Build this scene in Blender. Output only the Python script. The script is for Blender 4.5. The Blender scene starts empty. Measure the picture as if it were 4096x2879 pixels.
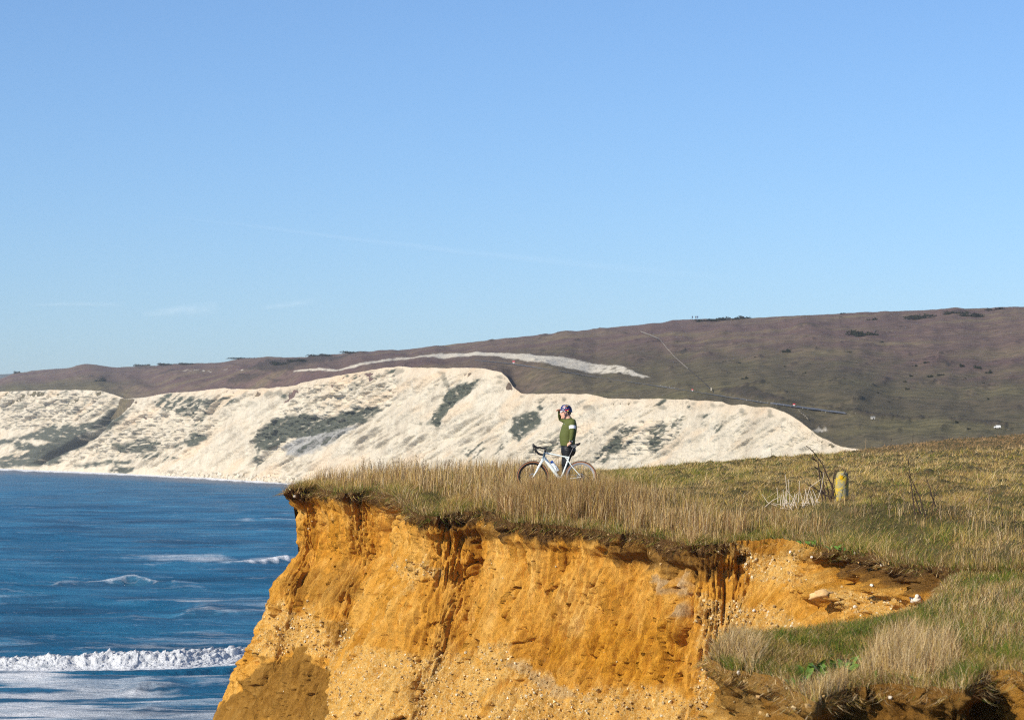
import bpy, bmesh, math, random
import numpy as np
from mathutils import Vector, Matrix
random.seed(7); RNG = np.random.default_rng(11)
R = math.radians

# ------------------------------------------------------------------ camera, sky, sun
F, CU, CV, HZ, CAMZ = 11040.0, 2048.0, 1439.5, 1790.0, 14.0     # focal length etc. in photo pixels; eye 14 m above the sea
PITCH = math.atan((HZ - CV) / F)
SP, CP = math.sin(PITCH), math.cos(PITCH)
scene = bpy.context.scene
COL = scene.collection
cam_data = bpy.data.cameras.new('camera')
cam = bpy.data.objects.new('camera', cam_data); COL.objects.link(cam)
cam.location = (0, 0, CAMZ); cam.rotation_euler = (R(90) + PITCH, 0, 0)
cam_data.sensor_width = 36.0; cam_data.lens = 36.0 * F / 4096.0
cam_data.clip_start = 0.5; cam_data.clip_end = 120000
cam_data.dof.use_dof = True; cam_data.dof.focus_distance = 57.5; cam_data.dof.aperture_fstop = 5.6
scene.camera = cam

SUN_AZ, SUN_EL = 50.0, 31.0            # degrees left of straight behind the camera; elevation
sd = Vector((-math.sin(R(SUN_AZ)) * math.cos(R(SUN_EL)), -math.cos(R(SUN_AZ)) * math.cos(R(SUN_EL)), math.sin(R(SUN_EL))))
world = bpy.data.worlds.new('World'); scene.world = world; world.use_nodes = True
wn, wl = world.node_tree.nodes, world.node_tree.links
sky = wn.new('ShaderNodeTexSky'); sky.sky_type = 'NISHITA'; sky.sun_disc = False
sky.sun_elevation = R(SUN_EL); sky.sun_rotation = math.atan2(sd.x, sd.y)
sky.air_density = 0.82; sky.dust_density = 0.55; sky.ozone_density = 7.0; sky.altitude = 0
wn['Background'].inputs['Strength'].default_value = 0.122
wl.new(sky.outputs['Color'], wn['Background'].inputs['Color'])
sun_data = bpy.data.lights.new('sun', 'SUN'); sun_data.energy = 5.0; sun_data.angle = R(0.53); sun_data.color = (1.0, 0.92, 0.78)
sun = bpy.data.objects.new('sun', sun_data); COL.objects.link(sun)
sun.rotation_euler = sd.to_track_quat('Z', 'Y').to_euler()
vs = scene.view_settings
vs.view_transform = 'Standard'; vs.look = 'None'; vs.exposure = 0.27; vs.gamma = 1.0; vs.use_curve_mapping = False
scene.cycles.max_bounces = 6; scene.cycles.volume_bounces = 0; scene.cycles.transparent_max_bounces = 8
scene.cycles.use_denoising = False; scene.cycles.filter_width = 1.15; scene.cycles.sample_clamp_indirect = 4.0

# ------------------------------------------------------------------ helpers
def W(u, v, Y):
    """point at photo pixel (u, v) and depth Y"""
    u, v, Y = np.asarray(u, float), np.asarray(v, float), np.asarray(Y, float)
    dv = (CV - v) / F
    s = Y / (CP - dv * SP)
    return np.stack(np.broadcast_arrays((u - CU) / F * s, Y, CAMZ + (SP + dv * CP) * s), -1)
def UV(P):
    P = np.asarray(P, float)
    x, y, z = P[..., 0], P[..., 1], P[..., 2] - CAMZ
    d = y * CP + z * SP
    return CU + F * x / d, CV - F * (-y * SP + z * CP) / d
_perm = np.random.default_rng(3).permutation(256); _perm = np.concatenate([_perm, _perm, _perm])
_g = np.random.default_rng(4).normal(size=(256, 3)); _g /= np.linalg.norm(_g, axis=1)[:, None]
_permz = _perm.astype(np.int32); _g2 = np.stack([np.cos(np.arange(256) * 2.39996), np.sin(np.arange(256) * 2.39996)], 1).astype(np.float32)
def pn(x, y, z=0.0):
    """gradient noise in x, y; z only picks another pattern"""
    x, y = np.broadcast_arrays(np.asarray(x, np.float32), np.asarray(y, np.float32))
    seed = int(float(np.asarray(z).ravel()[0]) * 57.3) & 255 if np.size(z) else 0
    xi = np.floor(x); yi = np.floor(y); xf = x - xi; yf = y - yi
    xi = (xi.astype(np.int32) + seed * 7) & 255; yi = (yi.astype(np.int32) + seed * 13) & 255
    fu = xf * xf * xf * (xf * (xf * 6 - 15) + 10); fv = yf * yf * yf * (yf * (yf * 6 - 15) + 10)
    p0 = _permz[xi]; p1 = _permz[xi + 1]
    def gr(p, j, fx, fy):
        g = _g2[_permz[p + yi + j]]; return g[..., 0] * fx + g[..., 1] * fy
    a = gr(p0, 0, xf, yf); b = gr(p1, 0, xf - 1, yf); c = gr(p0, 1, xf, yf - 1); d = gr(p1, 1, xf - 1, yf - 1)
    a = a + (b - a) * fu; c = c + (d - c) * fu
    return (a + (c - a) * fv) * 1.5
def fbm(x, y, z=0.0, o=4, gain=0.5, lac=2.03):
    x = np.asarray(x, np.float32); s = 0; a = 1.0; tot = 0
    y = np.asarray(y, np.float32)
    for i in range(o):
        s = s + a * pn(x + 17.3 * i, y + 5.1 * i, z); tot += a
        a *= gain; x = x * lac; y = y * lac; z = z + 1.37
    return s / tot
def ridged(x, y, z=0.0, o=3): 
    x = np.asarray(x, np.float32); y = np.asarray(y, np.float32); s = 0; a = 1.0; tot = 0
    for i in range(o):
        s = s + a * (1 - np.abs(pn(x + 31.7 * i, y + 7.7 * i, z)) * 2); tot += a; a *= .5; x = x * 2.1; y = y * 2.1; z = z + 1.37
    return s / tot
def sstep(a, b, x):
    t = np.clip((np.asarray(x, float) - a) / (b - a), 0, 1); return t * t * (3 - 2 * t)
def polysd(u, v, poly):
    """signed distance (positive inside) of points to a polygon"""
    poly = np.asarray(poly, float); n = len(poly)
    d2 = np.full(u.shape, 1e18); ins = np.zeros(u.shape, bool)
    for i in range(n):
        a, b = poly[i], poly[(i + 1) % n]
        e = b - a; wx, wy = u - a[0], v - a[1]
        t = np.clip((wx * e[0] + wy * e[1]) / (e @ e + 1e-9), 0, 1)
        d2 = np.minimum(d2, (wx - t * e[0]) ** 2 + (wy - t * e[1]) ** 2)
        c = (a[1] > v) != (b[1] > v)
        ins ^= c & (u < (b[0] - a[0]) * (v - a[1]) / (b[1] - a[1] + 1e-12) + a[0])
    return np.where(ins, 1, -1) * np.sqrt(d2)
def linedist(u, v, line):
    d2 = np.full(u.shape, 1e18); line = np.asarray(line, float)
    for a, b in zip(line[:-1], line[1:]):
        e = b - a; wx, wy = u - a[0], v - a[1]
        t = np.clip((wx * e[0] + wy * e[1]) / (e @ e + 1e-9), 0, 1)
        d2 = np.minimum(d2, (wx - t * e[0]) ** 2 + (wy - t * e[1]) ** 2)
    return np.sqrt(d2)
class TPS:
    def __init__(self, pts, smooth=0.0):
        P = np.asarray(pts, float); self.X = P[:, :2]; n = len(P)
        K = self._k(np.linalg.norm(self.X[:, None] - self.X[None], axis=2)) + np.eye(n) * smooth
        A = np.zeros((n + 3, n + 3)); A[:n, :n] = K
        A[:n, n] = 1; A[:n, n + 1:] = self.X; A[n, :n] = 1; A[n + 1:, :n] = self.X.T
        self.c = np.linalg.solve(A, np.concatenate([P[:, 2], [0, 0, 0]]))
    def _k(self, r): return np.where(r > 1e-9, r * r * np.log(r + 1e-12), 0)
    def __call__(self, x, y):
        x, y = np.broadcast_arrays(np.asarray(x, float), np.asarray(y, float)); sh = x.shape
        q = np.stack([x.ravel(), y.ravel()], 1); out = np.zeros(len(q)); n = len(self.X)
        for i in range(0, len(q), 60000):
            r = np.linalg.norm(q[i:i + 60000, None] - self.X[None], axis=2)
            out[i:i + 60000] = self._k(r) @ self.c[:n] + self.c[n] + q[i:i + 60000] @ self.c[n + 1:]
        return out.reshape(sh)
def itp(x, pts, k=1):
    p = np.asarray(pts, float); return np.interp(x, p[:, 0], p[:, k])

def raw_mesh(name, V, tris=None, quads=None, attrs=None, colors=None, smooth=False):
    me = bpy.data.meshes.new(name)
    V = np.ascontiguousarray(V, np.float32).reshape(-1, 3)
    L = []; st = []; k = 0
    if quads is not None and len(quads): L.append(quads.ravel()); st.append(np.arange(len(quads)) * 4); k = len(quads) * 4
    if tris is not None and len(tris): L.append(tris.ravel()); st.append(k + np.arange(len(tris)) * 3)
    L = np.concatenate(L).astype(np.int32); st = np.concatenate(st).astype(np.int32)
    me.vertices.add(len(V)); me.vertices.foreach_set('co', V.ravel())
    me.loops.add(len(L)); me.loops.foreach_set('vertex_index', L)
    me.polygons.add(len(st)); me.polygons.foreach_set('loop_start', st)
    me.update(calc_edges=True)
    for n, a in (attrs or {}).items():
        at = me.attributes.new(n, 'FLOAT', 'POINT'); at.data.foreach_set('value', np.ascontiguousarray(a, np.float32).ravel())
    if colors is not None:
        at = me.attributes.new('tint', 'FLOAT_COLOR', 'POINT')
        c = np.ones((len(V), 4), np.float32); c[:, :3] = colors; at.data.foreach_set('color', c.ravel())
    me.polygons.foreach_set('use_smooth', np.full(len(st), smooth))
    return me
def grid_faces(n, m):
    i = np.arange(n - 1)[:, None] * m + np.arange(m - 1)[None]
    return np.stack([i, i + 1, i + m + 1, i + m], -1).reshape(-1, 4)
def grid_mesh(name, P, attrs=None, smooth=True, flip=False):
    n, m = P.shape[:2]; q = grid_faces(n, m)
    if flip: q = q[:, ::-1]
    return raw_mesh(name, P.reshape(-1, 3), quads=q, attrs={k: a.ravel() for k, a in (attrs or {}).items()}, smooth=smooth)
def link(name, me, mat=None, parent=None, loc=None, rot=None, **props):
    o = bpy.data.objects.new(name, me); COL.objects.link(o)
    if mat is not None and me is not None:
        me.materials.clear(); me.materials.append(mat)
    if parent is not None: o.parent = parent
    if loc is not None: o.location = loc
    if rot is not None: o.rotation_euler = rot
    for k, v in props.items(): o[k] = v
    return o
def thing(name, label, category, loc=(0, 0, 0), group=None, rot=None):
    o = link(name, None, loc=loc, rot=rot, label=label, category=category)
    if group: o['group'] = group
    return o

# ---- shape builders that add to a bmesh-like list
class MB:
    def __init__(self): self.v = []; self.f = []
    def add(self, V, Fc):
        b = len(self.v); self.v += [tuple(map(float, p)) for p in V]; self.f += [tuple(i + b for i in f) for f in Fc]; return self
    def loft(self, rings, cap=True, closed=False):
        n = len(rings[0]); V = [p for r in rings for p in r]; Fc = []
        m = len(rings)
        for i in range(m - 1 + (1 if closed else 0)):
            for j in range(n):
                a, b = i * n + j, i * n + (j + 1) % n; c = ((i + 1) % m) * n
                Fc.append((a, b, c + (j + 1) % n, c + j))
        if cap and not closed:
            Fc.append(tuple(range(n))[::-1]); Fc.append(tuple((m - 1) * n + j for j in range(n)))
        return self.add(V, Fc)
    def tube(self, pts, rad, n=8, flat=1.0, up=None, closed=False):
        """tube along pts; rad scalar or list, flat = ratio second axis"""
        pts = [Vector(p) for p in pts]; m = len(pts)
        if not hasattr(rad, '__len__'): rad = [rad] * m
        rings = []; N = None
        for i in range(m):
            if closed: t = pts[(i + 1) % m] - pts[i - 1]
            else: t = pts[min(i + 1, m - 1)] - pts[max(i - 1, 0)]
            t.normalize()
            if N is None:
                ref = Vector(up) if up else (Vector((0, 1, 0)) if abs(t.y) < .9 else Vector((1, 0, 0)))
                N = ref
            N = (N - t * N.dot(t)).normalized(); B = t.cross(N)
            r = rad[i]; rx, ry = (r if hasattr(r, '__len__') else (r, r * flat))
            rings.append([pts[i] + N * (rx * math.cos(2 * math.pi * j / n)) + B * (ry * math.sin(2 * math.pi * j / n)) for j in range(n)])
        return self.loft(rings, closed=closed)
    def box(self, c, s, rot=None):
        V = [Vector((x * s[0] / 2, y * s[1] / 2, z * s[2] / 2)) for x in (-1, 1) for y in (-1, 1) for z in (-1, 1)]
        if rot is not None: V = [rot @ p for p in V]
        return self.add([p + Vector(c) for p in V], [(0, 1, 3, 2), (4, 6, 7, 5), (0, 4, 5, 1), (2, 3, 7, 6), (0, 2, 6, 4), (1, 5, 7, 3)])
    def ball(self, c, r, nu=12, nv=8):
        r = r if hasattr(r, '__len__') else (r, r, r)
        rings = []
        for i in range(1, nv):
            th = math.pi * i / nv
            rings.append([(c[0] + r[0] * math.sin(th) * math.cos(2 * math.pi * j / nu), c[1] + r[1] * math.sin(th) * math.sin(2 * math.pi * j / nu), c[2] + r[2] * math.cos(th)) for j in range(nu)])
        b = len(self.v); self.loft(rings, cap=False)
        t = len(self.v); self.v += [(c[0], c[1], c[2] + r[2]), (c[0], c[1], c[2] - r[2])]
        for j in range(nu):
            self.f.append((t, b + (j + 1) % nu, b + j)); k = b + (nv - 2) * nu
            self.f.append((t + 1, k + j, k + (j + 1) % nu))
        return self
    def mesh(self, name, smooth=True, angle=None):
        me = bpy.data.meshes.new(name); me.from_pydata(self.v, [], self.f)
        bm = bmesh.new(); bm.from_mesh(me); bmesh.ops.recalc_face_normals(bm, faces=bm.faces); bm.to_mesh(me); bm.free()
        for p in me.polygons: p.use_smooth = smooth
        if smooth and angle: 
            try: me.set_sharp_from_angle(angle=R(angle))
            except Exception: pass
        return me
    def build(self, name, mat, parent=None, smooth=True, angle=40, **props):
        return link(name, self.mesh(name, smooth, angle), mat, parent, **props)
def remesh(mb, name, voxel, smooth_it=4, factor=0.5):
    """join overlapping volumes into one continuous skin"""
    me = mb.mesh(name); o = bpy.data.objects.new('tmp', me); COL.objects.link(o)
    m = o.modifiers.new('r', 'REMESH'); m.mode = 'VOXEL'; m.voxel_size = voxel
    s = o.modifiers.new('s', 'SMOOTH'); s.iterations = smooth_it; s.factor = factor
    bpy.context.view_layer.update()
    ev = o.evaluated_get(bpy.context.evaluated_depsgraph_get())
    out = bpy.data.meshes.new_from_object(ev); out.name = name
    bpy.data.objects.remove(o); bpy.data.meshes.remove(me)
    for p in out.polygons: p.use_smooth = True
    return out
def copy_tree(o, parent=None):
    c = o.copy(); COL.objects.link(c); c.parent = parent
    for ch in list(o.children): copy_tree(ch, c)
    return c

# ---- materials
class M:
    def __init__(self, name, rough=0.9, spec=0.3):
        self.m = bpy.data.materials.new(name); self.m.use_nodes = True
        self.t = self.m.node_tree; self.n = self.t.nodes; self.l = self.t.links
        self.b = self.n['Principled BSDF']; self.b.inputs['Roughness'].default_value = rough
        self.b.inputs['Specular IOR Level'].default_value = spec
    def node(self, typ, **kw):
        nd = self.n.new(typ)
        for k, v in kw.items():
            if hasattr(nd, k): setattr(nd, k, v)
        return nd
    def put(self, sock, val):
        if hasattr(val, 'is_output'): self.l.new(val, sock)
        elif isinstance(val, tuple) and len(val) == 3 and sock.type == 'RGBA': sock.default_value = (*val, 1)
        else: sock.default_value = val
    def coord(self, scale=(1, 1, 1), rot=(0, 0, 0), kind='Object'):
        tc = self.node('ShaderNodeTexCoord'); mp = self.node('ShaderNodeMapping')
        mp.inputs['Scale'].default_value = scale; mp.inputs['Rotation'].default_value = rot
        self.l.new(tc.outputs[kind], mp.inputs['Vector']); return mp.outputs['Vector']
    def noise(self, scale, vec=None, detail=4, rough=.55, dist=0.0):
        nd = self.node('ShaderNodeTexNoise'); nd.inputs['Scale'].default_value = scale
        nd.inputs['Detail'].default_value = detail; nd.inputs['Roughness'].default_value = rough; nd.inputs['Distortion'].default_value = dist
        if vec is not None: self.l.new(vec, nd.inputs['Vector'])
        else: self.l.new(self.coord(), nd.inputs['Vector'])
        return nd.outputs['Fac']
    def voronoi(self, scale, vec=None, feature='F1', out='Distance'):
        nd = self.node('ShaderNodeTexVoronoi', feature=feature); nd.inputs['Scale'].default_value = scale
        self.l.new(vec if vec is not None else self.coord(), nd.inputs['Vector']); return nd.outputs[out]
    def attr(self, name, out='Fac'):
        nd = self.node('ShaderNodeAttribute'); nd.attribute_name = name; return nd.outputs[out]
    def ramp(self, fac, stops, interp='LINEAR'):
        nd = self.node('ShaderNodeValToRGB'); cr = nd.color_ramp; cr.interpolation = interp
        while len(cr.elements) < len(stops): cr.elements.new(0.5)
        for e, (p, c) in zip(cr.elements, stops): e.position = p; e.color = (*c, 1) if hasattr(c, '__len__') else (c, c, c, 1)
        self.l.new(fac, nd.inputs['Fac']); return nd.outputs['Color']
    def mix(self, fac, a, b, mode='MIX'):
        nd = self.node('ShaderNodeMix', data_type='RGBA', blend_type=mode)
        self.put(nd.inputs[0], fac); self.put(nd.inputs[6], a); self.put(nd.inputs[7], b); return nd.outputs[2]
    def math(self, op, a, b=0.0, clamp=False):
        nd = self.node('ShaderNodeMath', operation=op); nd.use_clamp = clamp
        self.put(nd.inputs[0], a); self.put(nd.inputs[1], b); return nd.outputs[0]
    def rng(self, x, a, b, c=0.0, d=1.0):
        nd = self.node('ShaderNodeMapRange'); self.put(nd.inputs[0], x)
        for i, v in enumerate((a, b, c, d)): nd.inputs[i + 1].default_value = v
        return nd.outputs[0]
    def color(self, c): self.put(self.b.inputs['Base Color'], c); return self
    def bump(self, h, strength=.5, dist=.02, prev=None):
        nd = self.node('ShaderNodeBump'); nd.inputs['Strength'].default_value = strength; nd.inputs['Distance'].default_value = dist
        self.l.new(h, nd.inputs['Height'])
        if prev is not None: self.l.new(prev, nd.inputs['Normal'])
        self.l.new(nd.outputs['Normal'], self.b.inputs['Normal']); return nd.outputs['Normal']
def plain(name, c, rough=.6, spec=.4, var=.12, metal=0.0, nscale=40, bump=0.0):
    m = M(name, rough, spec); n = m.noise(nscale, detail=3)
    m.color(m.mix(n, tuple(x * (1 - var) for x in c), tuple(min(1, x * (1 + var)) for x in c)))
    m.b.inputs['Metallic'].default_value = metal
    if bump: m.bump(m.noise(nscale * 2), .4, bump)
    return m.m
# ------------------------------------------------------------------ far coast: chalk cliff and down
SHORE = [(-900, 1846), (-400, 1860), (0, 1873), (500, 1893), (1000, 1920), (1200, 1933), (2000, 1990), (3400, 2110), (4700, 2230)]
CTOP = [(-900, 1552), (-400, 1560), (0, 1566), (130, 1562), (300, 1559), (400, 1563), (450, 1576), (500, 1593), (580, 1590), (660, 1571), (760, 1566), (900, 1552),
        (926, 1554), (1005, 1557), (1151, 1546), (1235, 1525), (1370, 1499), (1491, 1478), (1590, 1465), (1736, 1473), (1893, 1471), (1960, 1478), (2005, 1489), (2030, 1512),
        (2052, 1545), (2085, 1574), (2187, 1575), (2344, 1575), (2449, 1595), (2684, 1595), (2893, 1608), (2926, 1621), (2971, 1618), (3043, 1631), (3069, 1627), (3135, 1645),
        (3165, 1665), (3207, 1690), (3240, 1718), (3272, 1742), (3363, 1784), (3600, 1830), (4700, 1960)]
SKYL = [(-900, 1560), (-400, 1535), (0, 1514), (60, 1499), (130, 1482), (330, 1467), (450, 1470), (640, 1462), (720, 1461), (800, 1459), (900, 1447), (960, 1434), (1130, 1432), (1260, 1425), (1400, 1412),
        (1580, 1402), (1800, 1378), (2000, 1355), (2300, 1325), (2500, 1304), (2655, 1290), (2690, 1280), (2800, 1276), (3000, 1272), (3300, 1257), (3700, 1240), (4096, 1227), (4700, 1210)]
SKYD = [(-900, 3000), (0, 2600), (1000, 1950), (2000, 1450), (3000, 1280), (4700, 1180)]
def shore_depth(u): return F * CAMZ / (itp(u, SHORE) - HZ)
def sc1(pts, s=2.296, ou=0, ov=1440): return [(ou + x / s, ov + y / s) for x, y in pts]
def sc2(pts): return sc1(pts, 1.9133, 900, 1400)
def sc3(pts): return sc1(pts, 1.5307, 1900, 1500)
def sc4(pts): return sc1(pts, 1.4386, 2500, 1200)
VEG = [  # vegetated patches on the chalk: (outline, strength)
 (sc1([(160,715),(300,655),(470,625),(700,600),(850,560),(960,510),(1160,350),(1110,430),(1075,490),(960,600),(830,640),(700,720),(640,760),(560,780),(480,775),(430,740)]),1.0),
 (sc1([(0,925),(200,900),(330,850),(480,760),(640,740),(830,690),(960,600),(1080,520),(1230,425),(1130,540),(1060,600),(900,690),(760,790),(560,880),(520,950),(350,970),(0,985)]),1.0),
 (sc1([(0,770),(110,775),(200,830),(300,840),(330,800),(280,750),(200,770),(150,720),(0,730)]),.8),
 (sc1([(200,850),(480,740),(560,780),(480,860),(330,900),(0,935),(0,900)]),.85),
 (sc1([(940,465),(1050,345),(1075,355),(960,462)]),.8),
 (sc1([(1430,420),(1450,350),(1560,300),(1640,320),(1750,330),(2000,370),(2080,340),(2220,350),(2120,430),(1900,450),(1880,500),(1700,530),(1600,460),(1470,460)]),.62),
 (sc1([(1700,520),(1880,470),(1850,620),(1700,600)]),.5),
 (sc1([(1580,805),(1700,740),(1800,650),(1920,710),(1740,822),(1720,770)]),1.0),
 (sc1([(1400,835),(1510,790),(1450,730),(1300,720),(1060,780),(1070,860),(1300,850)]),.72),
 (sc1([(1090,570),(1300,560),(1600,640),(1620,760),(1000,900),(780,860),(560,910),(800,720)]),.42),
 (sc1([(650,972),(1000,915),(1240,930),(1200,962),(1000,950),(800,982)]),.85),
 (sc1([(1020,1012),(1100,970),(1250,985),(1160,1038),(1030,1038)]),.85),
 (sc1([(1230,880),(1400,850),(1660,900),(1500,920),(1300,930)]),.55),
 (sc1([(0,285),(900,285),(1040,345),(930,460),(820,560),(480,600),(0,640)]),.46),
 (sc1([(240,640),(500,595),(700,590),(640,650)]),.7),
 (sc2([(200,705),(330,560),(480,500),(640,480),(740,540),(900,480),(1090,430),(1200,450),(1080,545),(900,600),(720,650),(500,680),(330,775),(290,740),(240,795)]),.86),
 (sc2([(700,640),(900,560),(1000,580),(800,700),(600,800),(560,770)]),.5),
 (sc2([(210,845),(240,800),(300,820),(230,895)]),.8),
 (sc2([(420,362),(540,290),(600,290),(480,350)]),.75),
 (sc2([(1560,545),(1640,440),(1700,290),(1850,250),(1950,220),(1880,310),(1760,420),(1690,520),(1625,612),(1608,570)]),.82),
 (sc2([(1480,570),(1560,545),(1600,480),(1560,560),(1500,565)]),.7),
 (sc2([(920,195),(1010,195),(1000,235)]),.6), (sc2([(1240,150),(1320,150),(1310,240)]),.6),
 (sc2([(390,440),(640,250),(1000,220),(1240,180),(1240,400),(900,480),(420,500)]),.36),
 (sc2([(1800,790),(1830,740),(1960,700),(2000,760),(1900,860)]),.5), (sc2([(2040,820),(2110,710),(2150,700),(2090,800)]),.7),
 (sc2([(1950,610),(2000,550),(2060,530),(2040,580)]),.35),
 (sc3([(218,345),(245,270),(290,230),(380,225),(392,290),(340,350),(268,405),(235,390)]),1.0),
 (sc3([(310,510),(400,400),(480,360),(520,400),(470,480),(380,530)]),.5),
 (sc3([(380,230),(400,140),(420,150),(410,210)]),.55),
 (sc3([(700,530),(780,440),(870,380),(940,300),(1030,320),(980,400),(880,470),(800,540)]),.66),
 (sc3([(1050,455),(1080,340),(1150,280),(1180,330),(1150,400),(1180,420),(1090,475)]),.68), (sc3([(1190,295),(1280,255),(1275,310),(1220,330)]),.62),
 (sc3([(1380,310),(1420,240),(1470,240),(1420,300)]),.62), (sc3([(1470,320),(1560,258),(1530,300),(1480,372)]),.62),
 (sc3([(1100,192),(1150,150),(1165,155),(1120,192)]),.7), (sc3([(1290,200),(1305,170),(1315,190)]),.6), (sc3([(190,170),(215,150),(205,190)]),.6),
 (sc3([(860,250),(930,240),(950,330),(880,360)]),.35), (sc3([(1180,400),(1260,330),(1300,340),(1210,430)]),.4), (sc3([(1560,400),(1640,330),(1660,340),(1590,430)]),.3),
]
SCREE = [(sc2([(420,742),(560,650),(800,560),(930,580),(1040,570),(760,735),(600,812),(480,805)]),1.0)]
def slant(u, v): return (u - v * 0.8), (v + u * 0.75)

NU, NT = 950, 210
ug = np.linspace(-420, 3900, NU)[:, None]; tg = np.linspace(-.03, 1, NT)[None]
wob = fbm(ug / 45, 0.3, o=4) * 7 * sstep(0, 300, ug)
vt = itp(ug, CTOP) + wob * .8; vb = itp(ug, SHORE)
d0 = shore_depth(ug)
ztop = (HZ - vt) / F * d0 + CAMZ
set_ = np.maximum(3, ztop) * 0.75                         # the face leans back
prof = tg ** 1.0
vv = vb + (vt - vb) * tg; uu = ug + 0 * tg
dd = d0 + set_ * (np.clip(tg, 0, 1) * .75 + .25 * np.clip(tg, 0, 1) ** 3)
sx, sy = slant(uu, vv)
gull = fbm(sx / 330, sy / 95, o=4)
rug = .5 * fbm(uu / 26, vv / 26, 4.2, o=5) + .7 * fbm(sx / 60, sy / 22, 4.9, o=5)
strat = fbm(uu / 300, vv / 7, 7.7, o=3)
veg = np.zeros(uu.shape); scree = np.zeros(uu.shape)
edge_n = fbm(uu / 30, vv / 18, 2.2, o=4); fine_n = fbm(sx / 90, sy / 15, 5.5, o=5); blot = fbm(uu / 22, vv / 14, 9.1, o=4); speck = fbm(uu / 13 - vv / 40, vv / 9 + uu / 40, 7.2, o=4, gain=.65)
for poly, st in VEG:
    p = np.asarray(poly); m = (uu > p[:, 0].min() - 40) & (uu < p[:, 0].max() + 40) & (vv > p[:, 1].min() - 30) & (vv < p[:, 1].max() + 30)
    if not m.any(): continue
    s = polysd(uu[m], vv[m], p)
    cov = sstep(-7, 7, s + edge_n[m] * 16 + fine_n[m] * 9)
    if st >= .99: k = cov * (1 - .85 * sstep(.22, .42, blot[m]))
    elif st < .5: k = .8 * cov * sstep(.52 - st, .80 - st, speck[m] * .7 + fine_n[m] * .5 + .08)
    else: k = cov * sstep(.56 - st, .78 - st, fine_n[m] * .65 + blot[m] * .3 + speck[m] * .3 + .08)
    veg[m] = np.maximum(veg[m], k)
for poly, st in SCREE:
    scree = np.maximum(scree, sstep(-6, 10, polysd(uu, vv, poly) + edge_n * 14))
veg = np.maximum(veg, sstep(.72, .9, tg + fine_n * .1 - .02) * sstep(.25, .45, fbm(uu / 60, vv / 50, 3, o=2)) * .5 * sstep(1, .97, tg))
crag = .35 * sstep(0, .4, fbm(uu / 220, vv / 120, 1.1, o=3))            # smooth scree aprons against craggy faces
for poly in (sc1([(1090,570),(1300,450),(1500,430),(1950,440),(2000,600),(1900,700),(1620,800),(1000,900),(560,910)]), sc1([(0,285),(900,285),(1040,345),(930,460),(480,600),(0,640)]), sc2([(390,470),(640,250),(1000,210),(1300,150),(1300,330),(1200,450),(900,600),(700,650),(300,800),(210,700)]),
             sc2([(1560,545),(1700,290),(1950,220),(1760,420),(1620,610)]), sc3([(700,530),(900,330),(1040,280),(1300,250),(1250,350),(1100,480)]), sc3([(300,520),(400,380),(520,400),(480,500)])):
    crag = np.maximum(crag, sstep(-15, 15, polysd(uu, vv, poly) + edge_n * 25))
flute = ridged(sx / 260, sy / 34, 2.5, o=3)
fl_m = .25 + .75 * sstep(-.1, .3, fbm(uu / 260, vv / 130, 8.3, o=3))
amp = (2.6 * gull + 1.9 * fl_m * (flute - .45) + (0.2 + 2.3 * crag) * rug + (.5 + 1.5 * crag) * fbm(uu / 9 + vv / 30, vv / 34, 6.4, o=4) + strat * .35 * crag) * sstep(0, .08, tg) * sstep(1.0, .93, tg)
amp = amp * d0 / 1000
ravine = linedist(uu, vv, sc1([(1165,350),(1100,440),(830,690),(480,850),(300,960)]))
amp = amp + 9 * np.exp(-(ravine / 14) ** 2) * sstep(1, .9, tg)
talus = np.clip(1 - tg / .12, 0, 1) * sstep(600, 900, uu)
amp = amp - talus * (np.abs(rug) * 5)
Pc = W(uu, vv, dd); Pc[..., 0] += amp * .9; Pc[..., 1] += amp * .42
tint = fbm(uu / 420, vv / 160, 6.6, o=3)
orange = np.clip(sstep(.08, .4, fbm(sx / 300, sy / 90, 3.3, o=3)) * .7 + .5 * sstep(.85, 1, tg) * sstep(500, 800, uu), 0, 1)
chalk_me = grid_mesh('chalk_cliff', Pc, dict(veg=np.clip(veg, 0, 1), scree=scree, orange=orange, crag=crag))
m = M('chalk', .95, .1)
cn = m.noise(.09, detail=8, rough=.65); cn2 = m.noise(.9, m.coord((1, 1, 1.2)), detail=6, rough=.7)
base = m.ramp(cn, [(.3, (.42, .355, .265)), (.5, (.56, .49, .375)), (.72, (.63, .565, .45))])
base = m.mix(m.math('MULTIPLY', m.attr('orange'), .75), base, (.63, .475, .315))
base = m.mix(m.math('MULTIPLY', m.rng(cn2, .56, .70), m.rng(m.attr('crag'), 0, 1, .3, 1)), base, (.36, .33, .28))
base = m.mix(m.math('MULTIPLY', m.attr('scree'), .8), base, m.ramp(cn2, [(.35, (.17, .175, .18)), (.65, (.36, .36, .35))]))
vg = m.ramp(cn2, [(.3, (.045, .055, .045)), (.55, (.085, .09, .065)), (.75, (.16, .15, .12))])
base = m.mix(m.attr('veg'), base, vg)
m.color(base); m.bump(m.noise(.35, m.coord((1, 1, 1.0)), detail=9, rough=.7), .75, 1.4)
link('chalk_cliff', chalk_me, m.m, kind='structure', label='long white chalk sea cliff with dark vegetated streaks across the bay', category='cliff')

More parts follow.
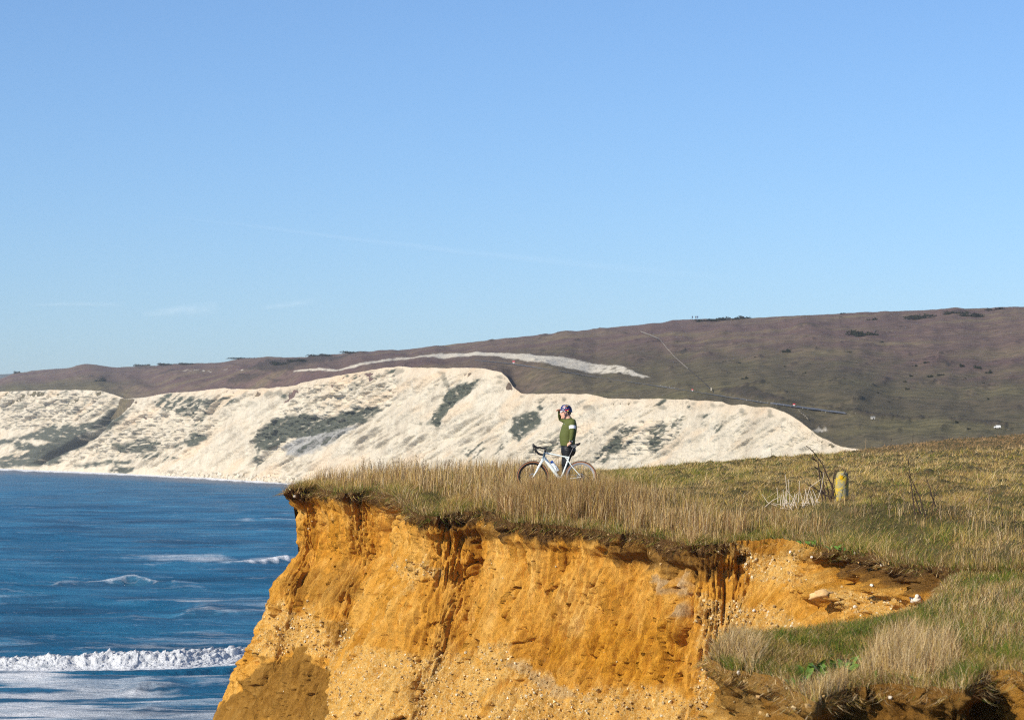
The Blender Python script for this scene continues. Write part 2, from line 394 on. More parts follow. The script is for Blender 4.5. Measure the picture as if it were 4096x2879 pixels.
# ---- the down above the cliff
NU2, NT2 = 720, 200
u2 = np.linspace(-420, 4620, NU2)[:, None]; t2 = np.linspace(0, 1, NT2)[None]
vt2 = itp(u2, CTOP) + fbm(u2 / 45, 0.3, o=4) * 7 * sstep(0, 300, u2) * .8
def smooth1(a, k): return np.convolve(np.pad(a[:, 0], k, mode='edge'), np.hanning(2 * k + 1) / np.hanning(2 * k + 1).sum(), 'valid')[:, None]
dtop = shore_depth(u2) + np.maximum(3, (HZ - vt2) / F * shore_depth(u2) + CAMZ) * .75
vs2 = itp(u2, SKYL) + fbm(u2 / 40, 8.8, o=3) * 2.0; ds2 = itp(u2, SKYD)
e = np.sin(t2 * np.pi / 2) ** .92
env = vt2[:, 0].copy()
for k_ in range(1, 37): env[k_:] = np.minimum(env[k_:], vt2[:-k_, 0]); env[:-k_] = np.minimum(env[:-k_], vt2[k_:, 0])
vt3 = vt2 + (smooth1(env[:, None], 32) - vt2) * sstep(0, .12, t2); dtop = dtop + (smooth1(dtop, 32) - dtop) * sstep(0, .3, t2)
hv = vt3 + 1.0 + (vs2 - vt3 - 1.0) * e; hd = dtop + (ds2 - dtop) * t2 ** 1.05
hu = u2 + 0 * t2
CUT_T = [(1177,1481),(1266,1473),(1423,1457),(1580,1431),(1674,1426),(1762,1408),(1841,1405),(1945,1410),(2050,1414),(2119,1419),(2274,1433),(2347,1446),(2456,1460),(2511,1483),(2600,1508)]
CUT_B = [(2566,1509),(2502,1502),(2365,1481),(2219,1459),(2091,1440),(2000,1430),(1883,1425),(1684,1431),(1580,1437),(1423,1464),(1266,1480),(1177,1486)]
cut = sstep(-3, 3, polysd(hu, hv, CUT_T + CUT_B) + fbm(hu / 20, hv / 9, 1.2, o=3) * 5)
cut *= 1 - .8 * sstep(.12, .3, fbm(hu / 26, hv / 12, 3.9, o=3)) * sstep(2200, 2500, hu)
cut = np.maximum(cut, sstep(.2, .32, fbm(hu / 16, hv / 7, 8, o=3)) * sstep(0, 6, polysd(hu, hv, sc1([(1600,115),(1800,100),(1950,120),(2100,100),(2240,95),(2240,130),(2000,140),(1750,140)]))))
cut = np.maximum(cut, .8 * sstep(1, 5, polysd(hu, hv, sc4([(1060,745),(1160,735),(1190,750),(1100,765)])) + fbm(hu / 14, hv / 8, 2, o=2) * 4))
dark = np.zeros(hu.shape)
for poly in [sc2([(140,165),(330,90),(560,70),(700,45),(900,30),(1060,22),(1080,28),(900,50),(760,75),(600,110),(500,160),(300,180)]), sc2([(0,250),(100,200),(300,190),(260,220),(60,270)]),
             sc1([(1450,130),(1600,110),(1600,130),(1470,140)]), sc1([(850,200),(960,175),(960,205),(880,212)]), sc1([(1200,55),(1600,48),(1620,60),(1300,80)]),
             sc4([(1660,695),(1700,670),(1720,690),(1700,700)]), sc4([(1800,700),(2100,700),(2210,720),(2180,735),(1900,720)]), sc4([(1120,465),(1210,445),(1180,470)]), sc4([(1680,490),(1790,460),(1770,480)]),
             sc4([(640,500),(800,465),(790,490),(680,500)]), sc4([(280,300),(370,275),(330,310)]), sc4([(1780,360),(1880,350),(1850,375)]), sc4([(0,250),(90,232),(60,245)]), sc4([(90,262),(200,235),(180,245)]), sc4([(500,510),(700,500),(980,600),(960,610),(700,570)]),
             sc4([(980,600),(1360,630),(1660,690),(1640,700),(1340,660)])]:
    dark = np.maximum(dark, sstep(-3, 6, polysd(hu, hv, poly) + fbm(hu / 18, hv / 9, 2.7, o=4) * 10))
n_h = fbm(hu / 90 + hv / 60, hv / 26, 5.1, o=4)
dark = np.maximum(dark, .8 * sstep(.36, .55, n_h + .3 * fbm(hu / 25, hv / 9, .5, o=3)))
low = sstep(.55, .2, t2 * (1 + 0 * hu) + n_h * .2) * sstep(1500, 2600, hu)
green = np.clip(np.maximum(low * .9, sstep(.45, .05, t2 + n_h * .12) * sstep(700, 350, hu)), 0, 1)
green = np.maximum(green, .8 * sstep(-20, 25, polysd(hu, hv, sc4([(930,640),(1340,665),(2050,745),(2000,800),(1200,860),(1060,760)])) + n_h * 30))
green = np.maximum(green, sstep(2600, 2700, hu) * sstep(.985, .995, t2))
rel = (fbm(hu / 240, hv / 110, 3.1, o=3) * 2.2 + n_h * .5) * sstep(0, .05, t2) * sstep(1, .93, t2) * hd / 1000
Ph = W(hu, hv, hd); Ph[..., 2] += rel + dark * .5
bk = [Ph[:, -1:].copy() for _ in range(3)]
for b_, (dy, dz) in zip(bk, ((60, -3), (250, -25), (700, -60))): b_[..., 1] += dy; b_[..., 2] += dz; b_[..., 0] *= 1 + dy / 2000
fr = Ph[:, :1].copy(); fr[..., 1] += 3; fr[..., 2] -= 14
P2 = np.concatenate([fr, Ph] + bk, 1); P2[..., 2] = np.maximum(P2[..., 2], -1.0)
def pad(a): return np.concatenate([a[:, :1], a] + [a[:, -1:]] * 3, 1)
down_me = grid_mesh('down', P2, dict(cut=pad(cut), dark=pad(dark), green=pad(green)))
m = M('down_turf', .95, .05)
a1 = m.noise(.02, m.coord((1, 1, 3)), detail=7, rough=.65); a2 = m.noise(.22, m.coord((1, 1, 2)), detail=8, rough=.75)
base = m.ramp(a1, [(.32, (.135, .082, .078)), (.5, (.165, .110, .088)), (.66, (.215, .165, .095))])
base = m.mix(m.rng(a2, .40, .58), m.mix(.6, base, (.045, .038, .033)), base)
base = m.mix(m.math('MULTIPLY', m.attr('green'), .6), base, m.ramp(a2, [(.35, (.045, .052, .022)), (.65, (.12, .12, .05))]))
base = m.mix(m.math('MULTIPLY', m.attr('dark'), .75), base, m.ramp(a2, [(.35, (.03, .03, .022)), (.7, (.085, .062, .05))]))
base = m.mix(m.attr('cut'), base, m.ramp(a2, [(.36, (.20, .18, .14)), (.46, (.55, .50, .40)), (.62, (.66, .60, .48))]))
m.color(base); m.bump(m.noise(.5, detail=9, rough=.75), .6, 1.0)
link('down', down_me, m.m, kind='structure', label='broad heathery down rising behind the chalk cliff', category='hill')

# far headland strip beyond the ridge on the left
uf = np.linspace(-600, 300, 60); zf = itp(uf, [(-600, 1490), (0, 1497), (60, 1494), (100, 1500), (300, 1510)])
Pf = np.stack([W(uf, zf, 6500), W(uf, zf + 60, 6300)], 1)
link('far_headland', grid_mesh('far_headland', Pf), plain('far_land', (.10, .12, .12), .9, .1, nscale=.01), kind='structure', label='distant blue headland beyond the ridge at the left edge', category='headland')

# ------------------------------------------------------------------ sea
NS = 360
vr = np.concatenate([np.linspace(3300, 2880, 30, endpoint=False), np.linspace(2880, 2100, 260, endpoint=False), np.linspace(2100, 1846, 110)])[:, None]
us = np.linspace(-700, 2000, NS)[None]
Ys = F * CAMZ / (vr - HZ) + 0 * us
us = us + 0 * vr; X = (us - CU) / F * Ys
fade = sstep(1870, 2000, vr)
warp = fbm(X / 60, Ys / 80, 1.3, o=2)
ph = Ys / 13.0 + warp * 2.2 + X * .018
sw = np.sin(ph * 2 * np.pi / 2.0) ; 
def train(lam, ang, a_, sd_):
    k_ = 2 * np.pi / lam; c_, s_ = math.cos(R(ang)), math.sin(R(ang))
    q_ = k_ * (Ys * c_ + X * s_) + 1.6 * fbm(X / (lam * 2.2), Ys / (lam * 3.0), sd_, o=2) * 2
    g_ = np.clip(.55 + 1.1 * fbm(X / (lam * 1.7), Ys / (lam * 2.2), sd_ + 3, o=2), 0, 1.4)
    return a_ * g_ * (np.exp(1.3 * (np.sin(q_) - 1)) * 2 - .9)
z = train(26, 5, .55, 1.0) + train(13.5, -9, .34, 2.0) + train(7.6, 14, .15, 3.0) + train(5.0, -20, .08, 4.0) * sstep(2000, 2250, vr) + .09 * fbm(X / 5, Ys / 2.6, 2.1, o=4) + .05 * fbm(X / 2.2, Ys / 1.0, 4, o=3)
z *= .25 + .75 * fade
foam = np.zeros(X.shape); mud = np.zeros(X.shape)
def crest(line, h, front, back, um=40):
    """wave ridge along a polyline of (u, v, height factor): steep on the near side"""
    p = np.asarray(line, float); vc = np.interp(us, p[:, 0], p[:, 1]); k = np.interp(us, p[:, 0], p[:, 2], left=0, right=0)
    Yc = F * CAMZ / (vc - HZ) + fbm(us / 60, 1.7, vc / 50, o=3) * 1.2
    dY = Ys - Yc
    prof = np.where(dY < 0, np.exp(-(dY / front) ** 2), np.exp(-(dY / back) ** 2))
    return h * k * prof, k, dY
# main breaker
h, k, dY = crest([(-300, 2675, .8), (0, 2672, .9), (160, 2670, .9), (320, 2668, 1), (450, 2668, 1.05), (690, 2660, 1), (1000, 2640, .85), (1250, 2630, .6)], 1.0, 1.1, 3.0)
lump = fbm(X / .9, Ys / .8, z * 0, o=4)
z = z + h * .55
fb = k * sstep(3.6, .2, np.abs(dY + .5)) * (1 - .75 * sstep(.05, .3, fbm(X / 3.2, Ys / 2.4, 4.4, o=3)) * sstep(380, 60, us))
foam = np.maximum(foam, fb * 1.15)
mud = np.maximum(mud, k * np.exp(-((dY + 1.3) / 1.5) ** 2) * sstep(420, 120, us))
for line, hh, f_, b_, fo, md in [
    ([(180, 2352, 0), (240, 2345, .8), (400, 2340, .8), (540, 2332, 1.25), (640, 2345, .7), (900, 2362, 0)], .75, 1.7, 6, .5, .6),
    ([(680, 2455, 0), (760, 2448, .7), (830, 2444, .9), (960, 2446, .7), (1150, 2450, .5)], .6, 1.7, 6, .3, .5),
    ([(800, 2262, 0), (950, 2258, .6), (1080, 2252, 1), (1160, 2246, 1.1)], .8, 1.6, 5, 1.0, .5),
    ([(420, 2492, 0), (540, 2478, .8), (650, 2490, .5), (860, 2505, 0)], .4, 1.8, 6, .2, .4),
    ([(500, 2170, 0), (600, 2164, .8), (680, 2160, .9), (900, 2170, .6), (1160, 2180, .3)], .55, 3, 9, .12, .5),
    ([(0, 2482, .6), (120, 2478, .8), (250, 2486, .5), (420, 2500, 0)], .4, 1.8, 6, .0, .5),
    ([(0, 2415, .6), (150, 2412, .7), (300, 2420, .5), (480, 2430, 0)], .4, 2, 6, .0, .5),
    ([(-100, 2090, .6), (200, 2085, .7), (480, 2090, 0)], .45, 4, 10, 0, .7), ([(700, 2100, 0), (860, 2096, .8), (1200, 2100, .8)], .55, 4, 9, .1, .5),
    ([(0, 2195, .7), (120, 2190, .6), (300, 2200, 0)], .6, 3, 7, 0, .6),
    ([(480, 2758, 0), (560, 2752, .8), (680, 2750, .7), (760, 2760, 0)], .3, 1, 3, .25, .8),
    ([(520, 2822, 0), (600, 2815, .7), (760, 2820, 0)], .22, 1, 3, .1, .6)]:
    h, k, dY = crest(line, hh, f_, b_)
    z = z + h
    foam = np.maximum(foam, fo * k * sstep(1.3, .0, np.abs(dY)) * sstep(-.35, .15, fbm(X / 2.5, Ys / 2, 6.1, o=3)))
    foam = np.maximum(foam, fo * .6 * k * sstep(14, 1, dY) * sstep(-1, 0.5, dY))
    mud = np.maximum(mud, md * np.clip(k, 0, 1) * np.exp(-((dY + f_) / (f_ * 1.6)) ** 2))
# drifting foam streaks
st1 = fbm(X / 11 + warp, Ys / 2.2, 3.3, o=5)
dens = sstep(2600, 2760, vr) * (.20 + .26 * sstep(700, 0, us)) + .16 * sstep(2480, 2620, vr) + .0 * us
dens = dens + .42 * np.exp(-((vr - 2405) / 22) ** 2) * sstep(480, 800, us) + .36 * np.exp(-((vr - 2225 - (us - 500) * .02) / 9) ** 2) * sstep(420, 620, us)
dens = dens + .34 * np.exp(-((vr - 2080) / 7) ** 2) * sstep(600, 900, us) + .45 * np.exp(-((vr - 2555) / 14) ** 2) * sstep(700, 960, us)
foam = np.maximum(foam, np.clip(dens + .0, 0, 1) * sstep(.25, -.15, st1) * .9)
sh_v = itp(us, SHORE); surf = vr - sh_v
foam = np.maximum(foam, sstep(9, 2, surf + fbm(us / 40, 2, o=3) * 5) * sstep(-200, 100, us + 300))
turb = sstep(34, 8, surf + fbm(us / 120, 5, o=3) * 10)
Psea = np.stack([X, Ys, z], -1)
sea_me = grid_mesh('sea', Psea, dict(foam=np.clip(foam, 0, 1.2), mud=np.clip(mud, 0, 1), turb=turb + 0 * X), flip=True)
m = M('sea_water', .12, .22)
m.b.inputs['IOR'].default_value = 1.33
pos = m.coord((1, 1, 1)); s1 = m.noise(.16, m.coord((.22, 1, 1)), detail=8, rough=.68)
body = m.ramp(s1, [(.33, (.003, .055, .115)), (.5, (.010, .13, .25)), (.68, (.05, .25, .40))])
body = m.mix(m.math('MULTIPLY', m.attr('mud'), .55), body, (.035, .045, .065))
body = m.mix(m.math('MULTIPLY', m.attr('turb'), .8), body, (.16, .17, .20))
f1 = m.noise(.50, m.coord((.22, 1, 1)), detail=10, rough=.72, dist=.5); f2 = m.noise(3.0, m.coord((.4, 1, 1)), detail=7, rough=.7)
fo = m.math('ADD', m.math('MULTIPLY', f1, .75), m.math('MULTIPLY', f2, .25))
fm = m.math('SUBTRACT', m.math('ADD', m.math('MULTIPLY', m.attr('foam'), .62), fo), .70)
fm = m.rng(fm, -.15, .20)
SEACOL = m.mix(fm, body, (.78, .80, .83))
m.color(SEACOL)
nb = m.bump(m.noise(.8, m.coord((.35, 1, 1)), detail=9, rough=.72), 1.0, .75)
m.bump(m.noise(5, m.coord((.6, 1, 1)), detail=5, rough=.65), .9, .10, prev=nb)
nrm = m.b.inputs['Normal'].links[0].from_socket
dfs = m.node('ShaderNodeBsdfDiffuse'); gls = m.node('ShaderNodeBsdfGlossy'); gls.inputs['Roughness'].default_value = .16; fre = m.node('ShaderNodeFresnel'); fre.inputs['IOR'].default_value = 1.33; mxs = m.node('ShaderNodeMixShader')
m.l.new(SEACOL, dfs.inputs['Color'])
for sk in (dfs, gls, fre): m.l.new(nrm, sk.inputs['Normal'])
fac = m.math('MULTIPLY', m.math('MULTIPLY', fre.outputs[0], .22), m.rng(fm, 0, .5, 1.0, .05))     # wave faces hide part of the mirror
m.l.new(fac, mxs.inputs[0]); m.l.new(dfs.outputs[0], mxs.inputs[1]); m.l.new(gls.outputs[0], mxs.inputs[2]); m.l.new(mxs.outputs[0], m.n['Material Output'].inputs['Surface'])
SEA = m.m
link('sea', sea_me, SEA, kind='structure', label='blue sea with small breaking waves in the bay', category='sea')
# the breaking wave: a finer piece of the same water
bx = np.linspace(-40, -10, 500)[:, None]; by = np.linspace(-5.5, 4.5, 110)[None]
bu = CU + F * bx / 171.0; bl = [(-400, 2676), (0, 2672), (160, 2670), (320, 2668), (450, 2668), (690, 2660), (1000, 2640), (1300, 2625)]
byc = F * CAMZ / (itp(bu, bl) - HZ) + fbm(bx / 3.0, 1.7, o=3) * .8
kk = np.interp(bu, [-300, 0, 320, 450, 690, 1000, 1250], [.7, .65, .95, 1.15, .9, .6, .5]) * (1 + .6 * fbm(bx / 3.2, 4.4, o=4))
bp_ = np.where(by < 0, np.exp(-(by / 1.0) ** 2), np.exp(-(by / 2.6) ** 2))
roll = sstep(-4.0, -2.0, by) * sstep(3.2, .8, by)
l1 = fbm(bx / 1.1, by / .8, 2.0, o=5, gain=.6); l2 = np.abs(fbm(bx / .55, by / .45, 3.0, o=4, gain=.6))
bz = .08 + kk * bp_ * .82 + roll * (.34 * l1 + .30 * l2) * (.35 + bp_) - .5 * sstep(-4.4, -5.5, by) - .5 * sstep(3.2, 4.5, by)
bpos = np.stack([bx + .25 * l2 * roll + 0 * by, byc + by - .35 * roll * l1, bz], -1)
hol = sstep(.0, .28, fbm(bx / 2.0, by / .9, 6.0, o=5)) * (.25 + .75 * sstep(460, 60, bu + 0 * by)) * sstep(-3.2, -.8, by) * sstep(1.0, -.2, by)
bfo = np.clip(roll * 1.15 + .12 * l1 + .15 * bp_ - .75 * hol - .3 * sstep(-2.6, -3.6, by), 0, 1.2)
bfo = bfo * (1 - .5 * sstep(.6, 2.6, by))
link('breaking_wave', grid_mesh('breaking_wave', bpos, dict(foam=bfo, mud=hol, turb=0 * bfo), flip=True), SEA, kind='structure', label='white foaming breaker rolling in at the lower left', category='wave')
far = MB().add([(-2900, -40, -1.4), (2900, -40, -1.4), (2900, 6900, -1.4), (-2900, 6900, -1.4)], [(0, 1, 2, 3)])
far.build('open_sea', SEA, kind='structure', label='open water beyond the bay', category='sea')
# ------------------------------------------------------------------ near headland: grassy plateau and ochre clay cliff
EDGE = [(1165,1960,66),(1270,1955,66.5),(1390,1975,64),(1500,1965,64.5),(1590,1985,62),(1625,2012,60),(1660,2040,58.5),(1700,2062,57.5),(1750,2070,57.3),(1800,2056,57.6),(1860,2050,57.6),(1920,2040,57.5),(1980,2052,57.0),
        (2020,2078,56.4),(2060,2090,55.9),(2200,2100,55.3),(2300,2110,54.9),(2400,2120,54.5),(2490,2140,53.7),(2560,2132,53.8),(2680,2160,52.8),(2760,2180,52),(2900,2175,52),(2950,2165,52.2),(3090,2165,51.8),
        (3286,2197,50.3),(3508,2219,48.8),(3552,2248,47.8),(3655,2263,47),(3860,2278,46),(4200,2290,45.5),(4700,2300,45)]
BACK = [(1165,1958,66.6),(1300,1944,70),(1500,1902,75),(1800,1895,80),(2200,1893,88),(2500,1878,95),(2800,1853,105),(3100,1830,115),(3400,1806,128),(3700,1768,142),(4096,1738,155),(4700,1705,168)]
MIDP = [(2130,1974,57.2),(2330,1974,57.2),(2250,1971,57.7),(1900,1950,62),(2000,1930,66),(1600,1930,68),(1400,1945,68),(2600,1950,62),(2600,1900,78),(3000,1950,62),(3000,1880,85),(3330,2025,52),(3330,1900,78),(3800,1950,65),(3800,1850,100),
        (4096,2050,54),(4096,1900,80),(4096,1800,120),(4700,2040,54),(4700,1880,80),(4700,1780,120),(3700,2120,50),(3400,2120,50.8),(4200,2180,48.5),(4600,2200,48),(3000,2085,54.2),(2600,2045,56.5),(2350,2045,56),(2050,2030,58),(1800,2000,60)]
ctl = np.concatenate([W([p[0] for p in L], [p[1] for p in L], [p[2] for p in L]) for L in (EDGE, BACK, MIDP)])
HT = TPS(ctl, smooth=.4)
def edgeY(u): return itp(u, EDGE, 2) + fbm(np.asarray(u) / 26, 3.3, o=4) * .22 * sstep(1165, 1230, u)
def backY(u): return itp(u, BACK, 2)
def ground(x, y):
    u = CU + F * x / y
    big = fbm(x / 2.2, y / 4.5, 3.7, o=3) * .10 + np.maximum(0, fbm(x / .7, y / 1.1, 8.1, o=2) - .1) * .22 * sstep(2350, 2700, u)
    return HT(x, y) + big * sstep(0, 2, y - edgeY(u))
# top sheet
ut = np.concatenate([np.linspace(1165, 1300, 40, endpoint=False), np.linspace(1300, 4700, 420)])[:, None]
q = np.linspace(0, 1, 150)[None] ** 1.6
Yt = edgeY(ut) + (backY(ut) - edgeY(ut)) * q
Xt = (ut - CU) / F * Yt
Pt = np.stack([Xt, Yt, ground(Xt, Yt)], -1)
tail = []
for dy, dz in ((1.5, -.8), (6, -5), (25, -15)):
    b_ = Pt[:, -1:].copy(); b_[..., 1] += dy; b_[..., 2] += dz; tail.append(b_)
top_me = grid_mesh('headland', np.concatenate([Pt] + tail, 1))
m = M('turf_soil', .95, .05)
g1 = m.noise(.9, detail=6, rough=.65); g2 = m.noise(14, detail=5, rough=.7)
base = m.ramp(g1, [(.3, (.06, .055, .02)), (.5, (.12, .10, .04)), (.7, (.19, .145, .07))])
m.color(m.mix(m.rng(g2, .35, .65), m.mix(.6, base, (.035, .027, .014)), base)); m.bump(g2, .8, .05)
TURF = m.m
link('headland', top_me, TURF, kind='structure', label='rough grassland on top of the near headland', category='ground')

# ---- clay material shared by both cliffs
m = M('ochre_clay', .95, .08)
vs_ = m.coord((1, 1, .28)); iso = m.coord()
c1 = m.noise(1.3, vs_, detail=7, rough=.6); c2 = m.noise(6, m.coord((1, 1, .5)), detail=7, rough=.68); c3 = m.noise(28, iso, detail=5, rough=.7)
base = m.ramp(c1, [(.28, (.44, .18, .018)), (.45, (.74, .35, .048)), (.58, (.82, .44, .092)), (.75, (.84, .52, .165))])
base = m.mix(m.rng(c2, .36, .64), m.mix(.5, base, (.34, .145, .016)), base)
base = m.mix(m.math('MULTIPLY', m.rng(c2, .58, .72), .5), base, (.68, .44, .18))
base = m.mix(m.math('MULTIPLY', m.attr('deep'), .7), base, m.ramp(c2, [(.35, (.42, .165, .010)), (.65, (.70, .32, .025))]))
pale = m.math('MULTIPLY', m.attr('gravel'), m.rng(m.noise(22, iso, detail=3), .46, .60))
base = m.mix(m.math('MULTIPLY', m.attr('gravel'), .35), base, (.72, .44, .125))
base = m.mix(m.math('MULTIPLY', pale, .5), base, (.80, .58, .25))
base = m.mix(m.math('MULTIPLY', m.attr('dark_clay'), .85), base, m.ramp(c2, [(.3, (.16, .075, .013)), (.55, (.27, .135, .026)), (.75, (.36, .20, .05))]))
base = m.mix(m.math('MULTIPLY', m.attr('grey'), .8), base, m.ramp(c2, [(.35, (.30, .22, .12)), (.65, (.55, .47, .34))]))
soil = m.ramp(c3, [(.3, (.040, .020, .008)), (.55, (.13, .066, .021)), (.75, (.26, .145, .05))])
base = m.mix(m.attr('soil'), base, soil)
base = m.mix(m.math('MULTIPLY', m.rng(c3, .62, .70), .35), base, (.20, .09, .02))
m.color(base)
nb = m.bump(m.noise(9, m.coord((1, 1, .55)), detail=9, rough=.75), 1.0, .12)
m.bump(m.noise(45, iso, detail=4, rough=.7), .6, .02, prev=nb)
CLAY = m.m

def walls(edge, us_, tv, out_fn, t_scale=1):
    """edge: dense polyline (n,3) walked so that the open side lies to its left seen from above is given by normals"""
    E = np.asarray(edge, float)
    def sm_(A, k):
        ker = np.hanning(k + 2)[1:-1]; ker /= ker.sum(); h_ = k // 2
        lin = lambda a: np.concatenate([a[0] + (a[1] - a[0]) * np.arange(-h_, 0), a, a[-1] + (a[-1] - a[-2]) * np.arange(1, h_ + 1)])
        return np.stack([np.convolve(lin(A[:, i]), ker, 'valid') for i in range(2)], 1)
    E1 = sm_(E, 2 * (len(E) // 38) + 1)                       # the face below does not follow every bite out of the turf
    T = np.gradient(E1, axis=0); T /= np.linalg.norm(T, axis=1)[:, None] + 1e-9
    T = sm_(T, 2 * (len(E) // 30) + 1); T /= np.linalg.norm(T, axis=1)[:, None] + 1e-9
    N = np.stack([T[:, 1], -T[:, 0]], 1)
    k = 2 * (len(E) // 16) + 1; ker = np.hanning(k + 2)[1:-1]; ker /= ker.sum()
    lin = lambda a: np.concatenate([a[0] + (a[1] - a[0]) * np.arange(-(k // 2), 0), a, a[-1] + (a[-1] - a[-2]) * np.arange(1, k // 2 + 1)])
    ES = np.stack([np.convolve(lin(E[:, i]), ker, 'valid') for i in range(2)], 1)
    NS_ = np.stack([np.convolve(np.pad(N[:, i], k // 2, mode='edge'), ker, 'valid') for i in range(2)], 1); NS_ /= np.linalg.norm(NS_, axis=1)[:, None]
    s = np.concatenate([[0], np.cumsum(np.linalg.norm(np.diff(E[:, :2], axis=0), axis=1))])
    t = tv[None]; S = s[:, None] + 0 * t; t = t + 0 * S
    U = us_[:, None] + 0 * t
    o = out_fn(U, S, t)
    w = .55 * sstep(.35, 2.0, t / t_scale) * (sstep(1165, 1420, U) if t_scale == 1 else sstep(2852, 2990, U))
    N = N[:, None] + (NS_ - N)[:, None] * w[..., None]
    w1 = sstep(.03, .22, t) [..., None]; EB = E[:, None, :2] + (E1 - E[:, :2])[:, None] * w1
    B = EB + (ES - E1)[:, None] * w[..., None]
    P = np.stack([B[..., 0] + N[..., 0] * o, B[..., 1] + N[..., 1] * o, E[:, None, 2] - t], -1)
    return P, N, S, t, U

def resample(poly, n, dens=None):
    P = np.asarray(poly, float); d = np.concatenate([[0], np.cumsum(np.linalg.norm(np.diff(P[:, :2], axis=0), axis=1))])
    q = np.linspace(0, d[-1], n); return np.stack([np.interp(q, d, P[:, i]) for i in range(P.shape[1])], 1)

# main cliff: from behind the tip, round it, along the front edge to the right
ue = np.linspace(1165, 4500, 1200); Ye = edgeY(ue); Xe = (ue - CU) / F * Ye
Ee = np.stack([Xe, Ye, HT(Xe, Ye), ue], 1)
bk_pts = []
for uq in np.linspace(1330, 1166, 24):
    y_ = backY(uq) - .05; x_ = (uq - CU) / F * y_; bk_pts.append((x_, y_, float(HT(x_, y_)), 1165))
front = resample(np.concatenate([np.array(bk_pts), Ee]), 1150)
front[:, 0] += fbm(front[:, 3] / 28, 1.1, o=3) * .10 * 0
tv = np.concatenate([[-.02], np.linspace(0, 5.2, 300), np.linspace(5.4, 14.5, 24)])
PL = [(0,.12),(.10,.14),(.26,.06),(.48,-.10),(1.45,-.24),(1.75,-.05),(2.35,.42),(3.3,.78),(4.75,1.50),(14.5,6.5)]
PM = [(0,.12),(.35,.08),(.5,-.06),(.8,-.02),(1.3,.16),(2.5,.75),(4.5,1.95),(14.5,7.5)]
PR = [(0,.06),(.3,.10),(.6,.32),(1.2,.85),(2.2,1.7),(4,3.0),(14.5,9.5)]
def out_main(U, S, t):
    a = sstep(1480, 1720, U); b = sstep(2750, 3150, U)
    o = (itp(t, PL) * (1 - a) + itp(t, PM) * a) * (1 - b) + itp(t, PR) * b
    return o
P, N, S, t, U = walls(front[:, :3], front[:, 3], tv, out_main)
pu, pv = UV(P)
fine = sstep(-.02, .15, t) * sstep(6, 5, t)
lip = sstep(.40, .16, t + .30 * fbm(S / .5, 2.2, o=5) + .10 * fbm(S / .09, t / .1, 1.0, o=3))
d = fbm(S / 1.6, t / 2.6, 1.0, o=3) * .20 + fbm(S / .45, t / .9, 2.0, o=4) * .22 + np.abs(fbm(S / .17, t / 1.0, 3.0, o=4)) * (.21 + .08 * sstep(.5, 1.4, t)) + fbm(S / .07, t / .22, 6.0, o=4) * .07
ribs = ridged(S / .55 + .5 * fbm(S / .6, t / 1.2, 4, o=2), t / 3.5, 5.0, o=3)
d += (ribs - .45) * .14 * sstep(.2, .6, t) * sstep(3.6, 2.2, t)
pits = fbm(S / .10, t / .34, 9.0, o=3); d -= .10 * sstep(.26, .42, pits)
vl = fbm(S / .2, t / 1.3, 12.0, o=3); d -= .16 * sstep(.2, .42, vl) * sstep(.3, .7, t)
crk = np.abs(pn(S / .62 + .45 * fbm(S / .4, t / .5, 3.0, o=3), t / 2.2 + .3 * fbm(S / .5, t / .5, 4.0, o=2), 17.0)); d -= .30 * np.exp(-(crk / .04) ** 2) * sstep(-.05, .25, fbm(S / 1.1, t / .9, 18.0, o=2)) * sstep(.15, .4, t)
crk2 = np.abs(pn(S / .33 + .4 * fbm(S / .3, t / .4, 5.0, o=3), t / .55, 19.0)); d -= .09 * np.exp(-(crk2 / .05) ** 2) * sstep(0, .3, fbm(S / .8, t / .8, 21.0, o=2))
# overhanging root mat with notches under it
notch = sstep(.05, .45, fbm(S / .75, 4.4, o=3) + .1) * np.exp(-((t - .58 - .15 * fbm(S / .8, 7.0, o=2)) / .17) ** 2)
d -= .28 * notch * (1 - sstep(3000, 3250, U))
d += lip * (.05 * fbm(S / .12, t / .12, 7, o=3) + .10 * fbm(S / .35, t / .5, 3.3, o=2))
# cleft, apron edge, pale rib, slump hollows
cl = linedist(pu, pv, [(1590,2010),(1570,2075),(1545,2130),(1560,2190),(1572,2240),(1566,2310),(1540,2370)])
cw = 16 * sstep(2420, 2100, pv) + 4
d -= .42 * np.exp(-(cl / cw) ** 2)
d -= .18 * np.exp(-(linedist(pu, pv, [(1620,2060),(1650,2130),(1640,2200)]) / 14) ** 2)
apl = np.interp(pv, [2280, 2442, 2540, 2684, 2900], [1566, 1479, 1440, 1365, 1340])
d += .20 * sstep(-4, 14, pu - apl) * sstep(2280, 2420, pv) * sstep(1900, 1600, pu)
rib = linedist(pu, pv, [(2700,2290),(2690,2400),(2720,2520)])
d += .20 * np.exp(-(rib / 34) ** 2); d -= .30 * np.exp(-(linedist(pu, pv, [(2775,2290),(2765,2400),(2745,2540),(2735,2580)]) / 13) ** 2)
for c_, w_, a_ in [((2030,2130),16,.2), ((1840,2095),22,.25), ((1900,2170),10,.15), ((2420,2205),18,.2), ((2960,2235),22,.35), ((3330,2262),60,.50), ((3470,2262),30,.40), ((3560,2295),60,.45), ((3640,2350),34,.45), ((3420,2330),20,.2), ((3590,2440),14,.3), ((3370,2290),30,.2)]:
    d -= a_ * np.exp(-(((pu - c_[0]) / w_) ** 2 + ((pv - c_[1]) / (w_ * .7)) ** 2) ** 1.5)
rough_r = sstep(3150, 3350, pu) * sstep(3800, 3650, pu) * sstep(2480, 2380, pv)
d += rough_r * (fbm(S / .35, t / .28, 14, o=5) * 1.05)
d += .10 * np.abs(fbm(S / .22, t / .25, 15, o=3)) * sstep(2420, 2500, pv) * sstep(1480, 1350, pu)
d *= fine
